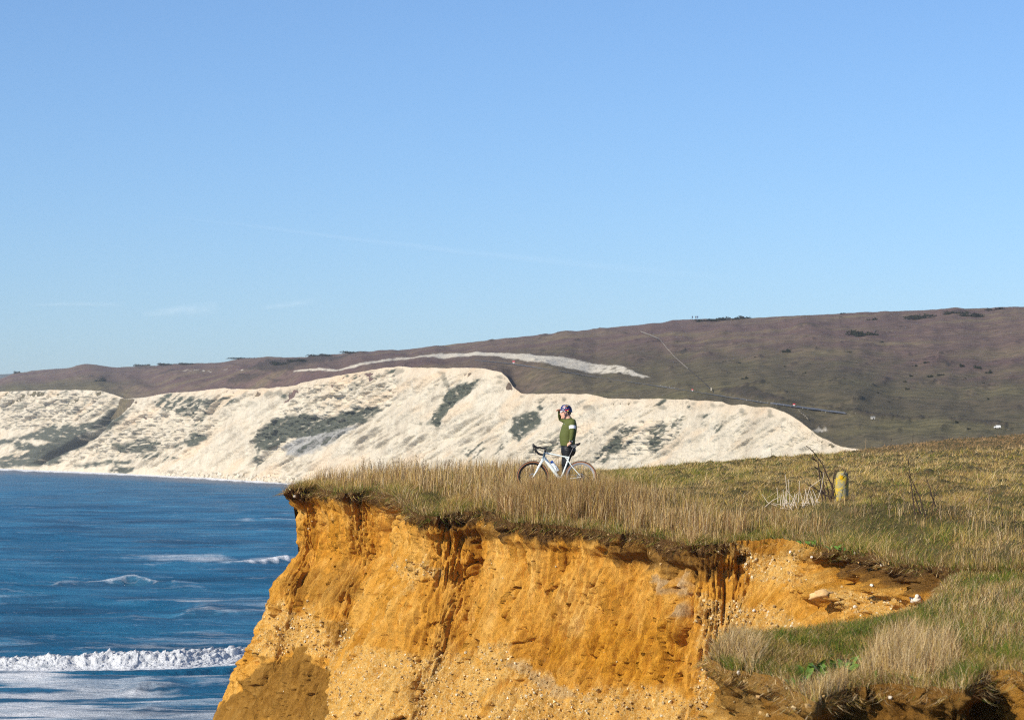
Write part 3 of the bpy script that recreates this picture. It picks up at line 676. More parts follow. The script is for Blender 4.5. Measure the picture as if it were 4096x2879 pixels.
P[..., 0] += N[..., 0] * d; P[..., 1] += N[..., 1] * d
P[..., 2] += fine * .025 * fbm(S / .25, t / .25, 20, o=3)
P[:, 0, 2] += .0
nz = fbm(S / .5, t / .3, 30, o=4); nz2 = fbm(S / 1.5, t / .8, 31, o=3)
soil = np.clip(lip * 1.0, 0, 1) * (1 - .75 * sstep(2890, 2960, pu) * sstep(3320, 3240, pu))
soil = np.maximum(soil, .75 * sstep(.72, .5, t + .3 * nz) * sstep(2380, 2500, pu) * sstep(2930, 2850, pu))
soil = np.maximum(soil, .85 * sstep(.5, .36, t + .2 * nz) * sstep(3250, 3400, pu))
soil = np.maximum(soil, .55 * sstep(-5, 8, polysd(pu, pv, [(1790,2070),(1830,2090),(2020,2100),(2050,2140),(1960,2160),(1880,2180),(1820,2150)]) + nz * 20))
grav = np.zeros(P.shape[:2])
for poly in [[(1060,2440),(1250,2440),(1450,2490),(1440,2540),(1350,2690),(1250,2600),(1010,2650),(1030,2540)], [(1360,2690),(1480,2590),(1760,2600),(1950,2660),(2000,2720),(1900,2900),(1330,2900)], [(1600,2270),(1700,2240),(1760,2290),(1660,2340)],
             [(1890,2600),(2020,2560),(2160,2690),(2250,2760),(2050,2740)], [(2800,2390),(3060,2400),(3200,2500),(2900,2560),(2850,2880),(3000,2900),(2780,2900),(2790,2600)], [(2900,2180),(3220,2200),(3260,2330),(3000,2330)], [(2000,2740),(2700,2760),(2800,2900),(1900,2900)], [(3350,2330),(3680,2400),(3690,2480),(3300,2440)]]:
    grav = np.maximum(grav, sstep(-14, 22, polysd(pu, pv, poly) + nz * 70 + nz2 * 50))
dark_clay = sstep(-5, 9, polysd(pu, pv, [(800,2900),(1000,2690),(1040,2630),(1130,2640),(1215,2585),(1225,2610),(1260,2640),(1320,2690),(1362,2700),(1360,2820),(1320,2900)]) + nz * 60 + nz2 * 25)  # mask that turns the lower-left clay a darker brown
dark_clay = np.maximum(dark_clay, .6 * sstep(-10, 14, polysd(pu, pv, [(1280,2480),(1420,2490),(1430,2540),(1330,2560)]) + nz * 25))
dark_clay = np.maximum(dark_clay, .45 * sstep(-14, 18, polysd(pu, pv, [(1100,2290),(1450,2240),(1480,2400),(1250,2420),(1150,2400)]) + nz * 70 - 14))
grey = .75 * sstep(-14, 16, polysd(pu, pv, [(2660,2310),(2730,2300),(2750,2380),(2730,2490),(2700,2430)]) + nz * 50) * sstep(-.35, .1, nz2 + nz)
grey = np.maximum(grey, .5 * sstep(-6, 10, polysd(pu, pv, [(2030,2640),(2080,2650),(2290,2760),(2400,2800),(2250,2790),(2060,2690)]) + nz * 24))
grav *= (1 - dark_clay)
deep = sstep(-30, 40, polysd(pu, pv, [(2230,2540),(2480,2500),(2700,2480),(2770,2600),(2720,2730),(2400,2710),(2200,2640)]) + nz * 60 + nz2 * 50)
deep = np.maximum(deep, .7 * sstep(-20, 30, polysd(pu, pv, [(1200,2090),(1520,2100),(1540,2260),(1260,2230)]) + nz * 60 + nz2 * 40 - 10))
deep = np.maximum(deep, .6 * sstep(.15, .5, fbm(S / .5, t / 2.2, 41, o=3)) * sstep(2600, 2300, pv))
main_P = P; main_attr = dict(soil=np.clip(soil, 0, 1), gravel=grav * (1 - .8 * deep), dark_clay=dark_clay, grey=grey, deep=deep)
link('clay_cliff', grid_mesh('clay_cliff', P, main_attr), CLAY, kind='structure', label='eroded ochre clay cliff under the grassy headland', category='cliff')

# ------------------------------------------------------------------ near ledge at the lower right
LF = [(2852,2640,27),(2919,2684,26.4),(3040,2698,26),(3125,2716,25.4),(3186,2772,24.2),(3265,2818,23.3),(3308,2793,23.5),(3387,2757,23.9),(3551,2740,23.8),(3733,2757,23.1),(3850,2764,22.7),(3880,2740,23.0),(3915,2700,23.8),(3955,2686,23.9),(4068,2686,23.3),(4120,2720,22.6),(4300,2740,22.2),(4700,2750,22)]
LB = [(2852,2628,27.6),(2900,2590,28.4),(2960,2560,29),(3125,2545,29.6),(3369,2515,31.5),(3560,2480,34),(3700,2430,37),(3760,2400,39),(3790,2330,43.5),(3860,2292,46.5),(4100,2200,49.0),(4700,2200,48.4)]
ctl2 = np.concatenate([W([p[0] for p in L], [p[1] for p in L], [p[2] for p in L]) for L in (LF, LB, [(3400,2650,26.5),(3700,2600,28),(4096,2500,31),(4096,2350,38),(4600,2500,30),(4600,2350,37),(3850,2480,33.5)])])
HL = TPS(ctl2, smooth=.1)
def lY0(u): return itp(u, LF, 2) + fbm(np.asarray(u) / 34, 5.3, o=4) * .22 * sstep(2852, 2900, u)
def lY1(u): return itp(u, LB, 2)
def ledge_z(x, y):
    u = CU + F * x / y
    return HL(x, y) + fbm(x / .6, y / .9, 3.7, o=3) * .07 * sstep(0, .8, y - lY0(u)) * sstep(0, .8, lY1(u) - y)
ul = np.linspace(2852, 4700, 260)[:, None]; ql = np.linspace(0, 1, 90)[None] ** 1.3
Yl = lY0(ul) + (lY1(ul) - lY0(ul)) * ql; Xl = (ul - CU) / F * Yl
link('near_ledge', grid_mesh('near_ledge', np.stack([Xl, Yl, ledge_z(Xl, Yl)], -1)), TURF, kind='structure', label='grassy ledge of the cliff edge in the near foreground', category='ground')
uq = np.linspace(4700, 2852, 700); yq = lY0(uq); xq = (uq - CU) / F * yq
fr_ = np.stack([xq, yq, HL(xq, yq), uq], 1)[::-1]
uq = np.linspace(2853, 3860, 400); yq = lY1(uq); xq = (uq - CU) / F * yq
bk_ = np.stack([xq, yq, HL(xq, yq), np.full(400, 2852.)], 1)[::-1]
lf = resample(np.concatenate([bk_, fr_]), 520)
tl = np.concatenate([[-.02], np.linspace(0, 1.7, 110), np.linspace(1.8, 12.5, 16)])
P, N, S, t, U = walls(lf[:, :3], lf[:, 3], tl, lambda U, S, t: itp(t, [(0, .03), (.06, .03), (.16, -.02), (.32, -.06), (.6, .04), (1.7, .75), (12.5, 6)]), .4)
pu, pv = UV(P); fine = sstep(-.02, .06, t) * sstep(2, 1.7, t)
d = fbm(S / .5, t / .5, 1.5, o=4) * .20 + np.abs(fbm(S / .16, t / .22, 2.5, o=5)) * .22 + fbm(S / .05, t / .06, 3.5, o=3) * .035
crk = np.abs(pn(S / .35 + .4 * fbm(S / .25, t / .3, 3.0, o=3), t / .8, 17.0)); d -= .16 * np.exp(-(crk / .05) ** 2) * sstep(.05, .2, t)
d -= .12 * sstep(.25, .45, fbm(S / .22, t / .6, 8.5, o=3)) * sstep(.1, .25, t)
d -= .20 * np.exp(-((t - .3) / .12) ** 2) * sstep(-.1, .4, fbm(S / .5, 3.1, o=2))
d *= fine
P[..., 0] += N[..., 0] * d; P[..., 1] += N[..., 1] * d
nz = fbm(S / .3, t / .2, 33, o=4)
soil = sstep(.62, .35, t + .35 * nz); soil = .6 * soil; soil = np.maximum(soil, .45 * sstep(3300, 3400, pu)) ; soil = np.maximum(soil * (1 - .75 * sstep(3950, 3975, pu)), .0)
grav = sstep(-.1, .3, nz + .1) * sstep(3400, 3200, pu) * .8
ledge_P, ledge_attr = P, dict(soil=np.clip(soil, 0, 1), gravel=grav, dark_clay=.55 * sstep(3250, 3450, pu), grey=0 * t, deep=0 * t)
link('ledge_cliff', grid_mesh('ledge_cliff', P, ledge_attr), CLAY, kind='structure', label='dark soil face below the near grassy ledge', category='cliff')

# flint pebbles set into the clay
def pebbles(Pg, weight, n, smin, smax, name, label, seed):
    rg = np.random.default_rng(seed)
    w = weight.copy(); w[:, -26:] = 0; pr = w.ravel() / w.sum()
    idx = rg.choice(pr.size, n, p=pr); C = Pg.reshape(-1, 3)[idx] + rg.normal(size=(n, 3)) * .01
    oc = np.array([(1,0,0),(-1,0,0),(0,1,0),(0,-1,0),(0,0,1),(0,0,-1)], float)
    ft = np.array([(0,2,4),(2,1,4),(1,3,4),(3,0,4),(2,0,5),(1,2,5),(3,1,5),(0,3,5)])
    sz = smin + (smax - smin) * rg.random(n) ** 3
    A = rg.normal(size=(n, 3, 3)); Q, _ = np.linalg.qr(A)
    V = oc[None] * (sz[:, None, None] * rg.uniform(.55, 1.2, (n, 6, 1))); V = np.einsum('nij,nkj->nki', Q, V) + C[:, None]
    T = (np.arange(n)[:, None, None] * 6 + ft[None]).reshape(-1, 3)
    pal = np.array([(.72,.54,.28),(.66,.42,.16),(.78,.66,.44),(.52,.33,.13),(.40,.25,.10),(.68,.46,.20)])
    c = pal[rg.integers(0, 6, n)] * rg.uniform(.55, .95, (n, 1))
    me = raw_mesh(name, V.reshape(-1, 3), tris=T, colors=np.repeat(c, 6, 0))
    mm = M(name + '_flint', .7, .3); mm.color(mm.attr('tint', 'Color'))
    return link(name, me, mm.m, kind='stuff', label=label, category='pebbles')
pebbles(main_P, main_attr['gravel'] ** 1.5 + .006 + .03 * main_attr['soil'], 8500, .010, .045, 'flint_pebbles', 'pale flint pebbles set in the ochre clay cliff', 5)
pebbles(ledge_P, ledge_attr['gravel'] + .12, 700, .006, .035, 'ledge_pebbles', 'brown and pale flint pebbles in the near soil face', 6)
# ------------------------------------------------------------------ grass
def blades(B, h, w, lean, col, seg, name, label, seed, rough=.8):
    rg = np.random.default_rng(seed); n = len(B); phi = rg.random(n) * 2 * np.pi
    side = np.stack([np.cos(phi), np.sin(phi), 0 * phi], 1) * (w / 2)[:, None]
    L = np.concatenate([lean, np.zeros((n, 1))], 1); up = np.zeros((n, 3)); up[:, 2] = h
    if seg == 1:
        V = np.stack([B - side, B + side, B + L + up], 1); T = np.arange(n * 3).reshape(n, 3); Q = None; k = 3
    else:
        mid = B + L * .32 + up * .58
        V = np.stack([B - side, B + side, mid - side * .75, mid + side * .75, B + L + up], 1); k = 5
        b = np.arange(n)[:, None] * 5; Q = b + np.array([[0, 1, 3, 2]]); T = b + np.array([[2, 3, 4]])
    me = raw_mesh(name, V.reshape(-1, 3), tris=T, quads=Q, colors=np.repeat(col, k, 0))
    return link(name, me, GRASS, kind='stuff', label=label, category='grass')
m = M('grass_blade', .75, .15); gc = m.attr('tint', 'Color'); m.color(gc)
tr = m.node('ShaderNodeBsdfTranslucent'); m.l.new(gc, tr.inputs['Color'])
mx = m.node('ShaderNodeMixShader'); mx.inputs[0].default_value = .3
m.l.new(m.b.outputs[0], mx.inputs[1]); m.l.new(tr.outputs[0], mx.inputs[2]); m.l.new(mx.outputs[0], m.n['Material Output'].inputs['Surface'])
GRASS = m.m
def pick(rg, n, probs, pal, var=.25):
    """probs (n,k) -> colours"""
    c = np.cumsum(probs, 1); c /= c[:, -1:]; i = (rg.random(n)[:, None] > c).sum(1)
    return np.asarray(pal)[i] * rg.uniform(1 - var, 1 + var, (n, 1)), i
PAL = [(.60, .415, .185), (.46, .31, .072), (.20, .18, .024), (.088, .15, .014), (.23, .120, .050), (.72, .56, .32)]   # straw, tan, olive, green, brown, bleached
def sample(n, rg, u0, u1, f0, f1, ex):
    u = rg.uniform(u0, u1, n); q = rg.random(n) ** ex
    y = f0(u) + (f1(u) - f0(u)) * q; return (u - CU) / F * y, y, u
# turf of the open plateau
rg = np.random.default_rng(21); n = 340000
x, y, u = sample(n, rg, 1168, 4350, edgeY, backY, 2.1); z = ground(x, y); _, v = UV(np.stack([x, y, z], -1))
tus = fbm(x / 1.1, y / 2.4, 5.0, o=3); patch = fbm(x / 3.5, y / 9, 6.0, o=3); grn = fbm(x / 1.6, y / 4.5, 9.0, o=3)
lipg = sstep(1.2, .1, y - edgeY(u))
slope = sstep(2030, 2110, v) * sstep(3000, 3350, u)
g = np.clip(.10 + .9 * sstep(.0, .3, grn) + .35 * lipg + .35 * slope * sstep(-.2, .2, patch) + .5 * sstep(2400, 2500, u) * sstep(3000, 2800, u) * sstep(1930, 1880, v), 0, 1.2)
for gp in ([(1180,1950),(1450,1945),(1660,1965),(1640,2000),(1180,1990)], [(1610,1960),(1780,1955),(1800,2040),(1660,2050)], [(1800,2020),(2050,2010),(2080,2075),(1820,2060)], [(2430,2075),(2580,2085),(2500,2140)], [(3230,2110),(3580,2120),(3580,2225),(3280,2200)],
           [(2440,1900),(2820,1890),(2820,1955),(2440,1962)], [(3480,2060),(4150,2085),(4150,2190),(3600,2160)]):
    g = np.maximum(g, 1.15 * sstep(-12, 16, polysd(u, v, gp) + grn * 50))
pr = np.stack([.45 + .9 * sstep(0, .3, patch), .60 + 0 * g, .22 + .6 * g, .85 * g ** 1.5, .22 + .7 * sstep(.05, -.3, patch), .10 + .2 * sstep(.1, .4, patch)], 1)
col, _ = pick(rg, n, pr, PAL)
col *= (1 + .65 * tus + .35 * fbm(x / .5, y / 1.2, 4.0, o=2))[:, None]; col = col + (np.array([.36, .20, .10]) - col) * (sstep(112, 135, y) * .7 * sstep(3300, 3500, u))[:, None]
h = (.04 + .07 * rg.random(n) + .22 * sstep(.08, .4, tus) * rg.random(n)) * (1 - .3 * sstep(90, 140, y) * 0)
w = y / 2760 * .42 * rg.uniform(.6, 1.3, n)
lean = rg.normal(size=(n, 2)) * (h * .75)[:, None]; lean[:, 0] += h * .3
blades(np.stack([x, y, z - .01], 1), h, w, lean, col, 1, 'turf_grass', 'short mixed green and tan turf across the headland', 1)
# tall dry straw
STRAW = [([(1230,1950),(1300,1936),(1500,1895),(2100,1884),(2350,1885),(2200,1930),(1960,1965),(1700,1960),(1500,1955)], .55, 1.0),
         ([(1730,1975),(1900,1955),(2050,1966),(2400,1968),(2640,1990),(2800,2030),(2950,2080),(3060,2120),(2980,2165),(2800,2165),(2650,2140),(2450,2108),(2250,2085),(2080,2075),(1960,2020)], 1.0, 1.0),
         ([(2760,2080),(2860,2080),(2880,2180),(2740,2190)], 1.0, .7), ([(3000,2060),(3300,2080),(3360,2160),(3050,2160)], .5, .6), ([(3340,2030),(3800,2040),(3820,2078),(3400,2066)], .8, .5), ([(3500,2040),(4096,2060),(4096,2110),(3600,2100)], .25, .7), ([(3800,2130),(4200,2100),(4200,2260),(3850,2250)], .45, .8)]
rg = np.random.default_rng(22); n = 520000
x, y, u = sample(n, rg, 1180, 4400, edgeY, backY, 2.2); z = HT(x, y); _, v = UV(np.stack([x, y, z], -1))
wgt = np.zeros(n); hk = np.ones(n)
nzz = fbm(x / .8, y / 1.6, 2.0, o=3)
for poly, st, hh in STRAW:
    k = st * sstep(-14, 18, polysd(u, v, poly) + nzz * 45); hk = np.where(k > wgt, hh, hk); wgt = np.maximum(wgt, k)
wgt *= .25 + .75 * sstep(-.15, .2, fbm(x / .45, y / .8, 3.0, o=3))
wgt *= 1 - .8 * sstep(.9, .15, y - edgeY(u)) * sstep(.5, -.2, fbm(x / .9, 3.0, o=3))
wgt *= 1 - .85 * sstep(-10, 25, polysd(u, v, [(1180,1990),(1200,1950),(1450,1945),(1680,1955),(1780,1975),(1780,2060),(1640,2040),(1500,1990)]))
wgt *= 1 - .93 * np.exp(-(((u - 2480) / 170) ** 2 + ((y - 60.5) / 2.2) ** 2) ** 2)
keep = rg.random(n) < wgt * np.minimum(1, 60 / y) * .55
x, y, u, z, v, hk = [a[keep] for a in (x, y, u, z, v, hk)]; n = len(x); 
if n > 150000:
    s_ = rg.choice(n, 150000, False); x, y, u, z, v, hk = [a[s_] for a in (x, y, u, z, v, hk)]; n = 150000
pr = np.tile([[.8, .5, .06, .03, 1.1, .4]], (n, 1)); pr[:, 2:4] += (sstep(.1, .4, fbm(x / 1.2, y / 2, 4.0, o=2)) * .35)[:, None]
col, ci = pick(rg, n, pr, PAL, .35); col *= (1 + .55 * fbm(x / .35, y / .6, 5.5, o=3))[:, None]
behind = sstep(62, 66, y)
tall = np.exp(-((u - 2270) / 420) ** 2) * sstep(59, 57.5, y)
h = hk * (.15 + .36 * rg.random(n) ** 1.3 + .20 * fbm(x / 1.2, y / 2, 7.0, o=2) + .13 * tall) * np.where((ci == 2) | (ci == 3), .5, 1) * (1 + .12 * behind)
h = h * (.62 + .75 * np.clip(.5 + fbm(x / .38, y / .6, 11.0, o=3), 0, 1)); h = np.clip(h, .07, .68)
blades(np.stack([x, y, z - .01], 1), h, y / 2760 * .36 * rg.uniform(.6, 1.25, n), rg.normal(size=(n, 2)) * (h * rg.choice([.13, .22, .5], n, p=[.45, .4, .15]))[:, None] + [[.02, 0]], col, 2, 'dry_grass', 'tall dry straw coloured grass around the bicycle and along the cliff top', 2)
rg = np.random.default_rng(28); n = 16000       # the thick stand right in front of the wheels
u = rg.normal(2250, 150, n); y = 57.12 - np.abs(rg.normal(0, .55, n)); x = (u - CU) / F * y; z = HT(x, y)
col, ci = pick(rg, n, np.tile([[.9, .6, .05, .03, 1.1, .45]], (n, 1)), PAL, .35); col *= (1 + .6 * fbm(x / .2, y / .3, 5.5, o=3))[:, None]
_, v = UV(np.stack([x, y, z], -1)); kp = (y > edgeY(u) + .1) & (u > 1900) & (u < 2660)
h = np.clip((v - 1924 + 14 * np.exp(-((u - 2325) / 45) ** 2) * -1 + rg.normal(0, 26, n) + 30 * fbm(x / .3, 2.0, o=3)) / 193, .12, .62)
B = np.stack([x, y, z - .01], 1)[kp]; h = h[kp]
blades(B, h, y[kp] / 2760 * .30 * rg.uniform(.6, 1.25, len(h)), rg.normal(size=(len(h), 2)) * (h * rg.choice([.12, .2, .5], len(h), p=[.5, .35, .15]))[:, None], col[kp], 2, 'wheel_grass', 'thick stand of dry brown grass in front of the bicycle wheels', 8)
# fringe hanging over the lip
rg = np.random.default_rng(23); n = 26000
ix = rg.integers(40, len(front) - 5, n); e0 = front[ix, :3]; tn = front[np.minimum(ix + 2, len(front) - 1), :2] - front[np.maximum(ix - 2, 0), :2]; tn /= np.linalg.norm(tn, axis=1)[:, None]
nr = np.stack([tn[:, 1], -tn[:, 0]], 1); off = rg.normal(.0, .14, n)
fr_n = fbm(ix / 22.0, 2.0, o=3)
B = e0.copy(); B[:, :2] += nr * off[:, None]; B[:, 2] -= np.maximum(0, off) * .3
g = sstep(-.1, .25, fr_n); pr = np.stack([.5 * (1.2 - g), .4 + 0 * g, .35 + .4 * g, .75 * g + .05, .7 * (1.1 - g) + .2, .15 + 0 * g], 1)
col, _ = pick(rg, n, pr, PAL)
hh = rg.uniform(.05, .16, n) + .22 * rg.random(n) ** 5; dn = np.clip(off / .2 + rg.normal(size=n) * .35, -1, 1.2)
bare = sstep(2900, 2990, front[ix, 3]) * sstep(3300, 3200, front[ix, 3]); kp = rg.random(n) > bare * .8
lean = nr * (hh * np.clip(.35 + dn, -.4, 1.2))[:, None] + rg.normal(size=(n, 2)) * .04
B, hh, dn, lean, col = B[kp], hh[kp], dn[kp], lean[kp], col[kp]
blades(B, hh * np.clip(.9 - 1.1 * dn, -.8, 1), B[:, 1] / 2760 * .42, lean, col, 2, 'edge_grass', 'ragged grass hanging over the lip of the ochre cliff', 3)
# near ledge
rg = np.random.default_rng(24); n = 120000
x, y, u = sample(n, rg, 2856, 4500, lY0, lY1, 1.35); z = ledge_z(x, y); _, v = UV(np.stack([x, y, z], -1))
nzz = fbm(x / .5, y / .9, 2.0, o=3); nz3 = fbm(x / 1.2, y / 2, 8.0, o=2)
st = np.zeros(n)
for poly, k in [([(3420,2735),(3500,2600),(3620,2540),(3800,2570),(3850,2670),(3700,2735)], 1.0), ([(3690,2440),(3800,2380),(4150,2330),(4150,2620),(3900,2600)], .35), ([(2855,2640),(2960,2570),(3060,2640),(3000,2690)], .8), ([(3180,2770),(3270,2815),(3400,2750),(3330,2720)], .9)]:
    st = np.maximum(st, k * sstep(-20, 20, polysd(u, v, poly) + nzz * 40))
gr_ = sstep(-.15, .25, nzz + nz3 * .4)
pr = np.stack([.22 + st * 1.2, .30 + .4 * st, .8 * (1 - .8 * st) * (.5 + gr_), 2.6 * gr_ * (1 - .9 * st), .35 + .5 * st, .05 + .7 * st], 1)
col, ci = pick(rg, n, pr, PAL, .3); g_ = (ci == 2) | (ci == 3); col *= .92 * (1 + .6 * fbm(x / .22, y / .4, 5.5, o=3))[:, None]
h = (.05 + .10 * rg.random(n) + .06 * sstep(0, .4, nzz)) * (1 - st) + st * (.10 + .30 * rg.random(n) ** 1.4); h = np.where(g_ & (st > .4), h * .45, h)
dk_ = sum(np.exp(-(((u - a) / 70) ** 2 + ((v - b) / 45) ** 2)) for a, b in ((3300, 2700), (3235, 2745), (3370, 2665))); h = h * (1 - .6 * np.clip(dk_, 0, 1)); kp = rg.random(n) < .62 * (1 - .6 * np.clip(dk_, 0, 1)); x, y, z, h, col, st = [a[kp] for a in (x, y, z, h, col, st)]; n = len(x)
lean = rg.normal(size=(n, 2)) * (h * (.55 - .3 * st))[:, None]; lean[:, 0] += h * .1
blades(np.stack([x, y, z - .01], 1), h, y / 2760 * .5 * rg.uniform(.6, 1.3, n), lean, col, 2, 'ledge_grass', 'straw and green grass tufts on the near ledge', 4)
rg = np.random.default_rng(25); n = 11000
ix = rg.integers(10, len(lf) - 5, n); e0 = lf[ix, :3]; tn = lf[np.minimum(ix + 2, len(lf) - 1), :2] - lf[np.maximum(ix - 2, 0), :2]; tn /= np.linalg.norm(tn, axis=1)[:, None] + 1e-9
nr = np.stack([tn[:, 1], -tn[:, 0]], 1); off = rg.normal(.03, .07, n); B = e0.copy(); B[:, :2] += nr * off[:, None]; B[:, 2] -= np.maximum(0, off) * .4
col, _ = pick(rg, n, np.tile([[.6, .45, .2, .15, .8, .25]], (n, 1)), PAL)
hh = rg.uniform(.04, .16, n); dn = np.clip(off / .1 + rg.normal(size=n) * .35, -1, 1.2)
blades(B, hh * np.clip(.8 - 1.1 * dn, -.9, 1), B[:, 1] / 2760 * .5, nr * (hh * np.clip(.35 + dn, -.4, 1.2))[:, None] + rg.normal(size=(n, 2)) * .03, col, 2, 'ledge_fringe', 'dry grass roots hanging over the rim of the near ledge', 5)
# ------------------------------------------------------------------ bicycle
BY, PY = 57.2, 57.62
BO = W(2230, 1908, BY); BO[2] -= .338               # ground point under the bicycle
def bp(u, v, dy=0.0):
    p = W(u, v, BY) - BO; return Vector((p[0], dy, p[2]))
def b5(x, y, dy=0.0): return bp(2050 + x / 6.2054, 1780 + y / 6.2054, dy)
mint = plain('mint_paint', (.74, .80, .77), .25, .5, .03); bluegrey = plain('blue_grey_paint', (.14, .22, .26), .3, .5, .05)
black = plain('black_rubber', (.012, .012, .013), .5, .4, .2); carbon = plain('carbon_black', (.016, .016, .018), .28, .5, .1)
tan_wall = plain('tan_sidewall', (.32, .14, .065), .7, .3); silver = plain('brushed_alloy', (.55, .56, .57), .3, .5, .05, metal=1.0)
greyrim = plain('grey_rim', (.34, .34, .36), .35, .5, .05); whiteplastic = plain('white_plastic', (.72, .76, .80), .4, .5, .04); bluecap = plain('blue_plastic', (.03, .16, .62), .4, .5, .05)
bike = thing('bicycle', 'white road bicycle with tan tyres standing in dry grass by the cyclist', 'bicycle', tuple(BO))
def ring(mb, c, R_, prof, n=56):
    rings = []
    for i in range(n):
        a = 2 * math.pi * i / n
        rings.append([(c[0] + (R_ + r) * math.cos(a), c[1] + y_, c[2] + (R_ + r) * math.sin(a)) for r, y_ in prof])
    return mb.loft(rings, closed=True)
HF, HR = b5(505, 790), b5(1692, 800)
HF.z = HR.z = .338
for hub, rimmat, nm in ((HF, carbon, 'front_wheel'), (HR, greyrim, 'rear_wheel')):
    wl_ = link(nm, None, parent=bike)
    ring(MB(), hub, .324, [(.014, .004), (.012, .010), (.004, .013), (.0, .0), (.004, -.013), (.012, -.010), (.014, -.004)]).build('tyre', black, wl_)
    for s_ in (-1, 1):
        ring(MB(), hub, .318, [(.006, s_ * .0145), (-.010, s_ * .0155), (-.014, s_ * .010), (.0, s_ * .010)]).build('sidewall', tan_wall, wl_)
    ring(MB(), hub, .290, [(.016, .012), (.014, -.012), (-.016, -.010), (-.028, 0), (-.016, .010)]).build('rim', rimmat, wl_)
    sp = MB()
    for k in range(20):
        a = 2 * math.pi * k / 20; b_ = a + (.5 if k % 2 else -.5)
        sp.tube([(hub[0] + .018 * math.cos(b_), (.02 if k % 2 else -.02), hub[2] + .018 * math.sin(b_)), (hub[0] + .272 * math.cos(a), 0, hub[2] + .272 * math.sin(a))], .0014, 4)
    sp.build('spokes', silver, wl_)
    MB().tube([(hub[0], -.055, hub[2]), (hub[0], .055, hub[2])], .016, 12).build('hub', carbon, wl_)
    ro = MB(); ring(ro, (hub[0], -.035, hub[2]), .068, [(.012, .001), (.012, -.001), (-.010, -.001), (-.010, .001)], 30)
    for k in range(6):
        a = 2 * math.pi * k / 6; ro.tube([(hub[0] + .016 * math.cos(a), -.035, hub[2] + .016 * math.sin(a)), (hub[0] + .06 * math.cos(a + .35), -.035, hub[2] + .06 * math.sin(a + .35))], .004, 4)
    ro.build('brake_disc', silver, wl_)
frame = link('frame', None, parent=bike)
HT_T, HT_B, SC, BB = b5(800, 175), b5(765, 352), b5(1392, 312), b5(1192, 862)
BB.z = max(BB.z, .268)
MB().tube([HT_T + Vector((0.004, 0, .004)), (HT_T + HT_B) / 2, HT_B], [.026, .024, .029], 14).build('head_tube', bluegrey, frame)
MB().tube([b5(825, 195), b5(1000, 228), b5(1250, 278), b5(1400, 305)], [(.024, .022), (.019, .017), (.016, .015), (.017, .016)], 12).build('top_tube', mint, frame)
MB().tube([b5(775, 300), b5(850, 400), b5(1010, 620), b5(1195, 868)], [.028, .036, .035, .030], 12).build('down_tube', mint, frame)
MB().tube([b5(1405, 285), b5(1375, 380), b5(1310, 560), BB], [.018, .020, .018, .024], 12).build('seat_tube', mint, frame)
MB().tube([b5(1300, 285), b5(1350, 345), b5(1385, 400)], [.010, .013, .012], 8).build('seat_gusset', mint, frame)
MB().tube([BB + Vector((0, -.045, 0)), BB + Vector((0, .045, 0))], .027, 14).build('bottom_bracket', carbon, frame)
for s_ in (-1, 1):
    MB().tube([b5(1378, 385) + Vector((0, s_ * .012, 0)), b5(1470, 520) + Vector((0, s_ * .035, 0)), HR + Vector((0, s_ * .062, .02))], [.011, .009, .008], 8).build('seat_stay', mint, frame)
    MB().tube([BB + Vector((.01, s_ * .03, 0)), BB.lerp(HR, .5) + Vector((0, s_ * .045, .0)), HR + Vector((0, s_ * .062, 0))], [.015, .012, .010], 8).build('chain_stay', mint, frame)
fork = link('fork', None, parent=bike)
MB().tube([HT_B + Vector((0, 0, .008)), HT_B + Vector((-.012, 0, -.02))], [.030, .034], 12).build('fork_crown', mint, fork)
for s_ in (-1, 1):
    MB().tube([HT_B + Vector((-.008, s_ * .022, -.012)), b5(660, 520) + Vector((0, s_ * .042, 0)), b5(575, 690) + Vector((0, s_ * .050, 0)), HF + Vector((0, s_ * .052, 0))], [(.014, .027), (.012, .023), (.010, .016), (.009, .010)], 10).build('fork_blade', mint, fork)
cock = link('handlebar', None, parent=bike)
MB().tube([HT_T + Vector((.003, 0, .0)), b5(815, 120), b5(840, 85)], [.021, .019, .019], 12).build('steerer_spacers', carbon, cock)
MB().tube([b5(842, 92), b5(760, 75), b5(690, 62)], [.020, .018, .017], 12).build('stem', carbon, cock)
for s_ in (-1, 1):
    yb = s_ * .20
    pts = [b5(690, 60), b5(690, 58, s_ * .10), b5(688, 58, s_ * .17), b5(660, 58, yb), b5(600, 62, yb), b5(560, 95, yb), b5(585, 150, yb), b5(640, 205, yb), b5(700, 230, yb), b5(755, 238, yb)]
    MB().tube(pts, [.015, .016, .018, .020, .022, .022, .022, .022, .021, .019], 8).build('drop_bar', black, cock)
    lv = MB().tube([b5(610, 60, yb), b5(560, 45, yb), b5(530, 20, yb), b5(515, -20, yb), b5(520, -35, yb)], [.022, .027, .026, .021, .012], 8).build('brake_hood', black, cock)
    MB().tube([b5(528, 30, yb), b5(518, 90, yb), b5(508, 150, yb), b5(500, 190, yb)], [.013, .010, .008, .005], 6).build('brake_lever', carbon, lv)
    MB().tube([b5(560, 60, yb), b5(563, 120, yb), b5(560, 190, yb)], [.012, .009, .005], 6).build('shift_lever', carbon, lv)
sp_t, sp_b = b5(1520, 45), b5(1405, 290)
MB().tube([sp_b, sp_b.lerp(sp_t, .5), sp_t], [(.015, .013)] * 3, 10).build('seatpost', carbon, bike)
c1 = lambda x, y, dy=0.0: bp(2040 + x / 4.2475, 1580 + y / 4.2475, dy)
